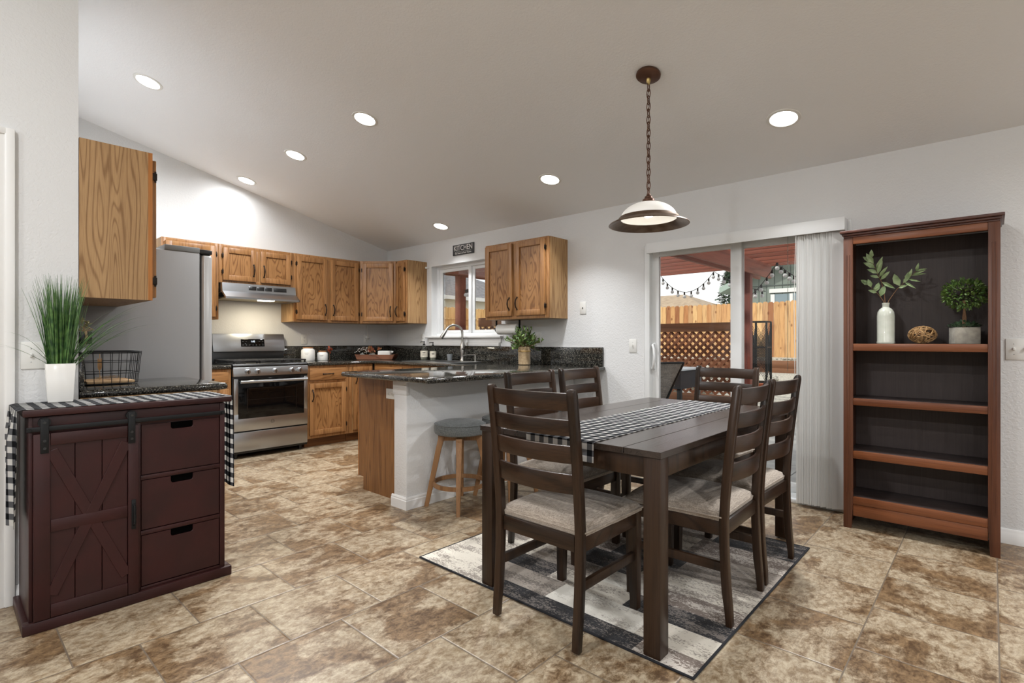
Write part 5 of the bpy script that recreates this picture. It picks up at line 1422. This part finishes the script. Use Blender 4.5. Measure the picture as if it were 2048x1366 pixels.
stem([(0, 0, -.05), (-.012, 0, .02), (-.038, -.005, .065), (-.07, -.01, .10), (-.09, -.01, .14)],
     [(.4, .35, 1, .075, .034), (.55, -.9, .4, .05, .02), (.6, .3, 1, .06, .03), (.8, -.3, 1, .055, .026), (.9, -.8, .6, .06, .028), (1, -.7, .4, .03, .014), (.7, .7, .4, .035, .016)])
stem([(0, 0, -.05), (.015, 0, .02), (.055, -.005, .085), (.10, -.01, .135), (.15, -.015, .19)],
     [(.6, -.4, 1, .085, .04), (.68, .8, .9, .06, .024), (.75, .4, 1, .065, .026), (.8, 1, -.35, .07, .012), (.82, .3, 1, .06, .016), (.88, 1, .1, .075, .012), (.92, 1, .25, .07, .012), (1, .3, 1, .05, .016), (1, 1, .15, .055, .012), (.72, .9, -.7, .075, .014), (.55, .9, .25, .05, .018)])
ms.build('stems', TWIG, t); ml.build('leaves', LEAF_S, t)
# woven ball
bx, by_ = -.308, 3.965
t = thing('woven_ball', 'brown woven vine ball between the vase and the topiary', 'decoration', (bx, by_, SZ))
m = MB(); rg = random.Random(11); Rb_ = .064
for k in range(26):
    ax = Vector((rg.gauss(0, 1), rg.gauss(0, 1), rg.gauss(0, 1))).normalized(); u_ = ax.orthogonal().normalized(); v_ = ax.cross(u_); off = rg.uniform(-.35, .35)
    P = []
    for q in range(28):
        a = 2 * PI * q / 28; rr = Rb_ * (1 + .03 * math.sin(3 * a + k)); 
        p = (u_ * math.cos(a) + v_ * math.sin(a)) * rr * math.sqrt(1 - off * off) + ax * off * rr
        P.append((bx + p.x * 1.04, by_ + p.y * 1.04, SZ + .0535 + p.z * .78))
    m.tube(P, rg.uniform(.0018, .003), 5, closed=True)
m.build('vines', RATTAN, t)
# topiary
qx, qy = -.118, 3.975
t = thing('topiary', 'round boxwood topiary in a square cement pot on the bookcase shelf', 'plant', (qx, qy, SZ))
Rq = Matrix.Translation((qx, qy, SZ)) @ Matrix.Rotation(math.radians(16), 4, 'Z')
MB(Rq).box(-.057, .057, -.057, .057, .0006, .094, .002).build('pot', CONCRETE_P, t)
m = MB()
for s in (-1, 1, 0): m.tube([(qx + s * .004, qy + s * .003, SZ + .09), (qx + s * .006, qy - s * .004, SZ + .15), (qx - s * .004, qy, SZ + .25)], .004, 7)
m.build('trunk', TWIG, t)
m = MB(); rg = random.Random(5)
for k in range(950):
    d = Vector((rg.gauss(0, 1), rg.gauss(0, 1), rg.gauss(0, 1))).normalized(); rr = rg.uniform(.72, 1.03)
    p = Vector((qx + d.x * .102 * rr, qy + d.y * .100 * rr, SZ + .285 + d.z * .083 * rr))
    m.leaf(p, d + Vector((rg.uniform(-1, 1), rg.uniform(-1, 1), rg.uniform(-.6, 1))) * .7, (rg.uniform(-1, 1), rg.uniform(-1, 1), 1), rg.uniform(.015, .024), rg.uniform(.008, .012))
m.build('crown', LEAF_D, t)
m = MB()
for k in range(230):
    a = rg.uniform(0, 2 * PI); r = .07 * math.sqrt(rg.uniform(0, 1))
    m.leaf((qx + r * math.cos(a), qy + r * math.sin(a), SZ + .095 + rg.uniform(0, .035) * (1.2 - r / .07)), (math.cos(a) + rg.uniform(-.5, .5), math.sin(a) + rg.uniform(-.5, .5), rg.uniform(0, 1)), (0, 0, 1), .022, .010)
m.build('ground_cover', plain('eucalyptus_leaf', S(84, 112, 84), .5, var=(50, S(52, 82, 52))), t)
# ================================================================== OUTDOORS
RED_ST = wood('red_stained_timber', S(146, 84, 66), S(98, 52, 40), 'x', .6, .6, 5.0, .4)
RED_SY = wood('red_stained_timber_y', S(146, 84, 66), S(98, 52, 40), 'y', .6, .6, 5.0, .4)
RED_SZ = wood('red_stained_post', S(130, 66, 50), S(88, 42, 34), 'z', .6, .6, 5.0, .4)
BRN = wood('brown_timber', S(126, 84, 56), S(82, 52, 34), 'x', .6, .7, 6.0, .5)
FENCE = boards('cedar_boards_x', 'x', .168, (S(198, 152, 100), S(222, 184, 130), S(178, 122, 76), S(214, 168, 112), S(152, 98, 60), S(226, 190, 138)), ph=.5)
FENCE_Y = boards('cedar_boards_y', 'y', .168, (S(226, 180, 120), S(236, 200, 140), S(214, 166, 104), S(232, 190, 128)), ph=.5)
CONC = plain('patio_concrete', S(168, 168, 164), .9, var=(4.0, S(150, 150, 147)), bump=(60, .15, .003))
GRAVEL = plain('gravel', S(196, 190, 176), .95, var=(28.0, S(132, 130, 122)), bump=(25, .8, .02))
SLING = fabric('grey_sling', S(150, 140, 130), S(110, 102, 96), 60.0)
m = MB()
for k in range(-4, 5):
    for j in range(3):
        m.box(-3.0 + k * 1.6 + .004, -1.4 + k * 1.6 - .004, 4.31 + j * 1.56, 4.31 + (j + 1) * 1.56 - .008, -.2, -.095, .004, 1)
o = struct('patio', m, CONC, 'concrete patio slab outside the glass door')
m = MB().poly([(-24, 4.3, -.13), (8, 4.3, -.13), (8, 9.0, -.13), (-24, 9.0, -.13), (8, 17.4, .2), (-24, 17.4, .2), (8, 40, .3), (-24, 40, .3)], [(0, 1, 2, 3), (3, 2, 4, 5), (5, 4, 6, 7)])
m.poly([(-60, -30, -.4), (60, -30, -.4), (60, 90, -.4), (-60, 90, -.4)], [(0, 1, 2, 3)])
struct('ground', m, GRAVEL, 'gravel yard beyond the patio', smooth=False)
# retaining wall
t = thing('retaining_wall', 'low brown timber retaining wall in front of the cedar fence', 'wall', (-4, 17.35, .1))
for k, z in enumerate((.12, .345)):
    MB().box(-14.2, 2.0, 17.28, 17.45, z, z + .22, .01).build('timber', BRN, t)
m = MB().poly([(-14.4, 17.46, .55), (2.0, 17.46, .55), (2.0, 18.23, .64), (-14.4, 18.23, .64)], [(0, 1, 2, 3)])
rg = random.Random(2)
for k in range(90): m.ball((rg.uniform(-7.5, -3.2), rg.uniform(17.55, 18.1), .61), rg.uniform(.03, .07), 8, (1, 1, .6))
tag(m.build('gravel_bed', GRAVEL), 'strip of pale gravel and stones along the top of the timber retaining wall', 'gravel', kind='stuff')
# fences
def fence(name, label, axis, c, a0, a1, z0, z1, mat, pitch=.168):
    t = thing(name, label, 'fence', ((a0 + a1) / 2, c, z0) if axis == 'x' else (c, (a0 + a1) / 2, z0))
    m = MB(); rg = random.Random(4); k0 = int(math.floor(a0 / pitch)); k1 = int(math.ceil(a1 / pitch))
    ph = t.location[0 if axis == 'x' else 1]
    for k in range(k0, k1):
        a = k * pitch + (ph % pitch) - pitch * .5; top = z1 + rg.uniform(-.012, .012); w_ = pitch - .006; dn = rg.uniform(-.004, .004)
        P = [(a, z0), (a + w_, z0), (a + w_, top - .04), (a + w_ - .035, top), (a + .035, top), (a, top - .04)]
        if axis == 'x': m.prism(P, 'y', c - .01 + dn, c + .009 + dn)
        else: m.prism(P, 'x', c - .01 + dn, c + .009 + dn)
    m.build('boards', mat, t)
    m = MB()
    for z in (z0 + .25, z1 - .35):
        if axis == 'x': m.box(a0, a1, c + .012, c + .05, z, z + .09)
        else: m.box(c - .05, c - .012, a0, a1, z, z + .09)
    m.build('rails', mat, t)
    return t
fence('board_fence', 'tall cedar board fence at the back of the yard', 'x', 18.25, -14.6, 3.0, .64, 2.44, FENCE)
t = fence('board_fence', 'cedar side fence seen through the kitchen window', 'y', -14.6, 6.0, 18.2, .1, 2.40, FENCE_Y)
MB().box(-14.55, -14.50, 9.0, 15.0, 1.60, 1.74, .004).build('cross_board', FENCE_Y, t)
MB().box(-14.55, -14.50, 9.0, 15.0, 1.95, 2.00, .004).build('cross_board', FENCE_Y, t)

# pergola
t = thing('pergola', 'red stained timber pergola over the patio', 'pergola', (-3.0, 6.6, -.1))
for x in (-3.045, -2.865): MB().box(x, x + .045, 4.40, 9.75, 2.245, 2.479, .005).build('beam', RED_SY, t)
for x in (-6.64, -6.45, .33, .50): MB().box(x, x + .045, 4.40, 9.75, 2.245, 2.479, .005).build('beam', RED_SY, t)
for x, y in ((-2.998, 8.80), (-6.59, 5.82), (-6.59, 8.80), (.38, 8.80)): MB().box(x, x + .13, y, y + .13, -.1, 2.475, .006).build('post', RED_SZ, t)
MB().box(-6.40, -3.05, 5.90, 5.945, 2.285, 2.477, .004).build('cross_beam', RED_ST, t)
for k in range(15):
    y = 4.5 + k * .385
    MB().box(-7.6, 1.4, y, y + .045, 2.48, 2.63, .004).build('rafter', RED_ST, t)

# lattice screens
def lattice(name, label, x0, x1, y, zt, zb, pitch, kick):
    t = thing(name, label, 'lattice screen', ((x0 + x1) / 2, y, zb))
    MB().box(x0, x1, y - .03, y + .03, zt - .15, zt, .004).build('top_board', BRN, t)
    if kick: MB().box(x0, x1, y - .02, y + .02, zb, kick, .004).build('kick_board', BRN, t)
    lo, hi = (kick or zb), zt - .15
    h = hi - lo
    for s, dy in ((1, -.006), (-1, .006)):
        m = MB(); k = -int(h / pitch) - 2
        while x0 + k * pitch < x1 + h:
            a = x0 + k * pitch; wd = .044 * 1.414 / 2
            # strip from (a, lo) rising to the right / left, clipped to the panel
            pa, pb = (a, lo), (a + h, hi)
            if s < 0: pa, pb = (a + h, lo), (a, hi)
            def at(x): return pa[1] + (x - pa[0]) * (pb[1] - pa[1]) / (pb[0] - pa[0])
            xa, xb = max(x0, min(pa[0], pb[0])), min(x1, max(pa[0], pb[0]))
            if xb - xa > .02:
                za, zb_ = at(xa), at(xb)
                m.prism([(xa - wd * 0, za - wd), (xa, za + wd), (xb, zb_ + wd), (xb, zb_ - wd)], 'y', y + dy - .005, y + dy + .005)
            k += 1
        m.build('strips', wood('lattice_strip', S(120, 74, 48), S(86, 50, 34), 'x', 1.0, .75, 5, .4) if s > 0 else bpy.data.materials['lattice_strip'], t)
    return t
lattice('lattice_screen', 'brown lattice screen with a wide top board at the patio edge', -6.45, -3.01, 8.86, 1.475, -.1, .130, .26)
lattice('lattice_screen', 'brown lattice rail with a wide board seen through the right part of the kitchen window', -6.45, -5.3, 6.25, 1.555, -.1, .15, None)
# stones glimpsed behind the lattice
m = MB(); rg = random.Random(9)
for k in range(60): m.ball((rg.uniform(-9, -4), rg.uniform(10.5, 15), .1 + rg.uniform(-.05, .25)), rg.uniform(.08, .22), 8, (1, 1, .7))
tag(m.build('rock_pile', GRAVEL), 'pale rocks glimpsed through the lattice screen', 'rocks', kind='stuff')
# patio table, sling chair, mesh stand
t = thing('patio_table', 'black patio table with a pale rim outside the glass door', 'table', (-3.62, 7.6, -.1))
MB().box(-4.55, -3.28, 7.2, 8.0, .735, .76, .004).build('tabletop', plain('pale_stone_top', S(190, 196, 200), .5), t)
MB().box(-4.52, -3.31, 7.23, 7.97, .47, .735, .004).build('apron', plain('black_wicker', S(38, 39, 44), .8, bump=(200, .5, .004)), t)
for a in (-4.5, -3.38):
    for b in (7.25, 7.89): MB().box(a, a + .06, b, b + .06, -.1, .47, .003).build('leg', BLACK_M, t)
def sling_chair(label, x, y, rz, group=None):
    t = thing('sling_chair', label, 'patio chair', (x, y, -.095), rz, group)
    W = .27; M_ = Matrix.Translation((x, y, -.095)) @ Matrix.Rotation(rz, 4, 'Z')
    back = [(.0, .22, .44), (.0, -.20, .42), (.0, -.26, .46), (.0, -.60, .98)]
    m = MB(M_)
    for s in (-W, W): m.tube([(s, .24, .43), (s, .2, .445), (s, -.18, .42), (s, -.27, .47), (s, -.44, .74), (s, -.60, .985)], .016, 8)
    m.tube([(-W, -.60, .985), (W, -.60, .985)], .014, 8); m.tube([(-W, .24, .43), (W, .24, .43)], .014, 8)
    m.build('frame', BLACK_M, t)
    m = MB(M_)
    pr = [(.23, .437), (-.18, .425), (-.265, .475), (-.44, .745), (-.595, .975), (-.59, .985), (-.435, .752), (-.255, .482), (-.175, .435), (.23, .445)]
    m.prism(pr, 'x', -W + .01, W - .01); m.build('sling', SLING, t)
    for s in (-W - .015, W + .015):
        MB(M_).tube([(s, .22, 0), (s, .19, .60), (s, .17, .64), (s, -.1, .66), (s, -.40, .68)], .012, 8).build('arm', plain('pale_aluminium', S(196, 198, 198), .4, .6), t)
        MB(M_).tube([(s, -.34, 0), (s, -.10, .40), (s, .12, .64)], .012, 8).build('rear_leg', bpy.data.materials['pale_aluminium'], t)
    return t
sling_chair('grey sling patio chair seen from behind just outside the glass door', -3.56, 6.42, math.radians(66))
t = thing('mesh_stand', 'dark metal mesh tower standing on the gravel beyond the red post', 'outdoor heater', (-4.05, 13.2, .03))
m = MB()
for sx in (-.17, .17):
    for sy in (-.17, .17): m.box(-4.05 + sx - .02, -4.05 + sx + .02, 13.2 + sy - .02, 13.2 + sy + .02, .03, 1.62, .003)
for z in (.18, 1.0, 1.6):
    for s in (-.17, .17):
        m.box(-4.05 - .17, -4.05 + .17, 13.2 + s - .015, 13.2 + s + .015, z, z + .035); m.box(-4.05 + s - .015, -4.05 + s + .015, 13.2 - .17, 13.2 + .17, z, z + .035)
m.build('frame', BLACK_M, t)
m = MB()
for s, ax in ((-.17, 0), (.17, 0), (-.17, 1), (.17, 1)):
    for k in range(-24, 18):
        for sg in (1, -1):
            a0, z0 = -.16, .2 + k * .06; pts = []
            for u in (-.16, .16):
                z = z0 + (u + .16 if sg > 0 else .16 - u) * 2.0
                pts.append((u, z))
            if min(p[1] for p in pts) < .19 or max(p[1] for p in pts) > 1.61: continue
            P = [(-4.05 + u, 13.2 + s, z) if ax == 0 else (-4.05 + s, 13.2 + u, z) for u, z in pts]
            m.tube(P, .005, 4, cap=False)
m.build('mesh', BLACK_M, t)
MB().box(-4.17, -3.93, 13.08, 13.32, .05, .16, .01).build('base_tray', plain('rust_orange', S(178, 92, 54), .7), t)
# string lights
def string_lights(label, P, nb, drop=.05):
    t = thing('string_lights', label, 'string lights', P[0])
    m = MB().tube(P, .006, 5); m.build('cord', BLACK, t)
    Ls = [(Vector(P[i + 1]) - Vector(P[i])).length for i in range(len(P) - 1)]; T_ = sum(Ls)
    bp = plain('clear_bulb', S(232, 236, 238), .1, trans=.3) if 'clear_bulb' not in bpy.data.materials else bpy.data.materials['clear_bulb']
    for k in range(nb):
        s = T_ * (k + .5) / nb; i = 0
        while s > Ls[i]: s -= Ls[i]; i += 1
        p = Vector(P[i]).lerp(Vector(P[i + 1]), s / Ls[i])
        b = MB().cyl(p, p - Vector((0, 0, .055)), .016, n=8).build('bulb_socket', BLACK, t)
        MB().ball(p - Vector((0, 0, .085)), .033, 10).build('bulb', bp, b)
def sag(a, b, s, n=10):
    a, b = Vector(a), Vector(b)
    return [tuple(a.lerp(b, k / n) - Vector((0, 0, s * 4 * (k / n) * (1 - k / n)))) for k in range(n + 1)]
string_lights('dark string lights sagging across the sky in the left door pane', sag((-4.75, 9.5, 2.42), (-3.72, 9.5, 2.42), .34, 12) + sag((-3.72, 9.5, 2.42), (-2.75, 9.2, 1.98), .05)[1:], 18)
string_lights('dark string lights rising to a peak before the green house gable', sag((-3.05, 9.15, 1.85), (-2.55, 9.1, 2.42), .05) + sag((-2.55, 9.1, 2.42), (-1.7, 8.2, 1.98), .10)[1:], 15)
string_lights('short run of string lights at the top of the kitchen window', sag((-7.1, 6.3, 2.19), (-6.2, 5.77, 2.0), .05), 7)

# neighbouring houses
SIDING = boards('green_grey_siding', 'x', .40, (S(128, 140, 132), S(132, 144, 136), S(124, 136, 128)), .8)
t = thing('house', 'green grey house with a gable behind the cedar fence', 'house', (-4, 24, 0))
gx0, gx1, gxm, gy_ = -8.2, 1.4, -3.4, 23.0
MB().prism([(gx0, 0), (gx1, 0), (gx1, 3.39), (gxm, 5.65), (gx0, 3.39)], 'y', gy_, gy_ + 8).build('wall', plain('green_grey_wall', S(126, 136, 128), .85), t)
m = MB()
for k in range(31): m.box(gx0 + .15 + k * .3, gx0 + .175 + k * .3, gy_ - .012, gy_ + .01, 0, min(3.39 + (1 - abs(gx0 + .15 + k * .3 - gxm) / 4.8) * 2.26, 5.6))
m.box(gx0, gx1, gy_ - .02, gy_ + .01, 3.40, 3.44); m.build('siding_grooves', plain('dark_groove', S(84, 92, 88), .9), t)
m = MB()
for s in (-1, 1):
    xe = gxm + s * 5.2; ze = 3.39 - .19
    m.prism([(gxm, 5.65), (xe, ze), (xe, ze + .24), (gxm, 5.89)] if s < 0 else [(gxm, 5.89), (xe, ze + .24), (xe, ze), (gxm, 5.65)], 'y', gy_ - .45, gy_ + 8.3)
m.build('roof', plain('pale_green_fascia', S(158, 176, 166), .8), t)
m = MB()
for s, (x0, x1) in ((0, (-6.72, -5.1)),):
    m.box(x0, x1, gy_ - .07, gy_, 3.12, 3.28).box(x0 + .05, x0 + .2, gy_ - .06, gy_, 1.8, 3.06).box(x1 - .2, x1 - .05, gy_ - .06, gy_, 1.8, 3.06).box((x0 + x1) / 2 - .06, (x0 + x1) / 2 + .06, gy_ - .05, gy_, 1.8, 3.06)
wf = m.build('window_frame', TRIM, t)
MB().box(-6.6, -5.2, gy_ - .03, gy_ - .005, 1.8, 3.06).build('window_pane', plain('dull_glass', S(130, 146, 152), .15), wf)
t = thing('house', 'tan roofed house far behind the fence in the left door pane', 'house', (-19, 38, 0))
MB().box(-24, -15.2, 36, 44, 0, 3.2).build('wall', plain('tan_wall', S(196, 186, 168), .9), t)
MB().poly([(-26, 35.4, 3.1), (-14.0, 35.4, 3.1), (-14.0, 45, 3.1), (-26, 45, 3.1), (-22.5, 39, 4.75), (-17.5, 39, 4.75)], [(0, 1, 5, 4), (1, 2, 5), (2, 3, 4, 5), (3, 0, 4), (3, 2, 1, 0)]).build('roof', plain('tan_shingle', S(166, 148, 126), .95, var=(3, S(146, 128, 108))), t, smooth=False)
t = thing('house', 'pale house with a grey shingle roof seen through the kitchen window', 'house', (-27, 17, 0))
MB().box(-34, -22.0, 6, 27, 0, 3.45).build('wall', plain('cream_wall', S(216, 212, 196), .9), t)
MB().poly([(-35, 5.4, 3.55), (-21.6, 5.4, 3.55), (-21.6, 27.6, 3.55), (-35, 27.6, 3.55), (-28.5, 11.5, 6.6), (-28.5, 22, 6.6)], [(0, 1, 4), (1, 2, 5, 4), (2, 3, 5), (3, 0, 4, 5), (3, 2, 1, 0)]).build('roof', plain('grey_shingle', S(128, 128, 130), .95, var=(5, S(100, 100, 104)), bump=(40, .5, .02)), t, smooth=False)
MB().box(-21.66, -21.5, 5.4, 27.6, 3.42, 3.62).build('gutter', TRIM, t)
m = MB().box(-22.0, -21.96, 16.1, 16.9, 2.0, 2.85).box(-22.0, -21.96, 21.6, 22.5, 2.0, 2.85)
m.build('window', plain('blue_glass', S(120, 140, 150), .2), t)
MB().cyl((-23.6, 17.6, 4.3), (-23.6, 17.6, 5.2), .09).build('vent_pipe', TRIM, t)
t = thing('conifer_tree', 'green conifer tree between the tan roof and the green house', 'tree', (-11.9, 33, 0))
MB().cyl((-11.9, 33, 0), (-9.6, 28, 5.5), .16, .04, n=8).build('trunk', TWIG, t)
m = MB(); rg = random.Random(8)
for k in range(2600):
    z = rg.uniform(.8, 5.9); r = max(.05, (6.0 - z) * .36) * (.55 + .45 * ((z * 2.1) % 1)) * math.sqrt(rg.uniform(.15, 1)); a = rg.uniform(0, 2 * PI)
    m.leaf((-11.9 + r * math.cos(a), 33 + r * math.sin(a), z), (math.cos(a), math.sin(a), rg.uniform(-.5, .5)), (0, 0, 1), rg.uniform(.22, .4), .13)
m.build('foliage', plain('conifer_needles', S(64, 92, 56), .8, var=(2.5, S(40, 66, 44))), t)
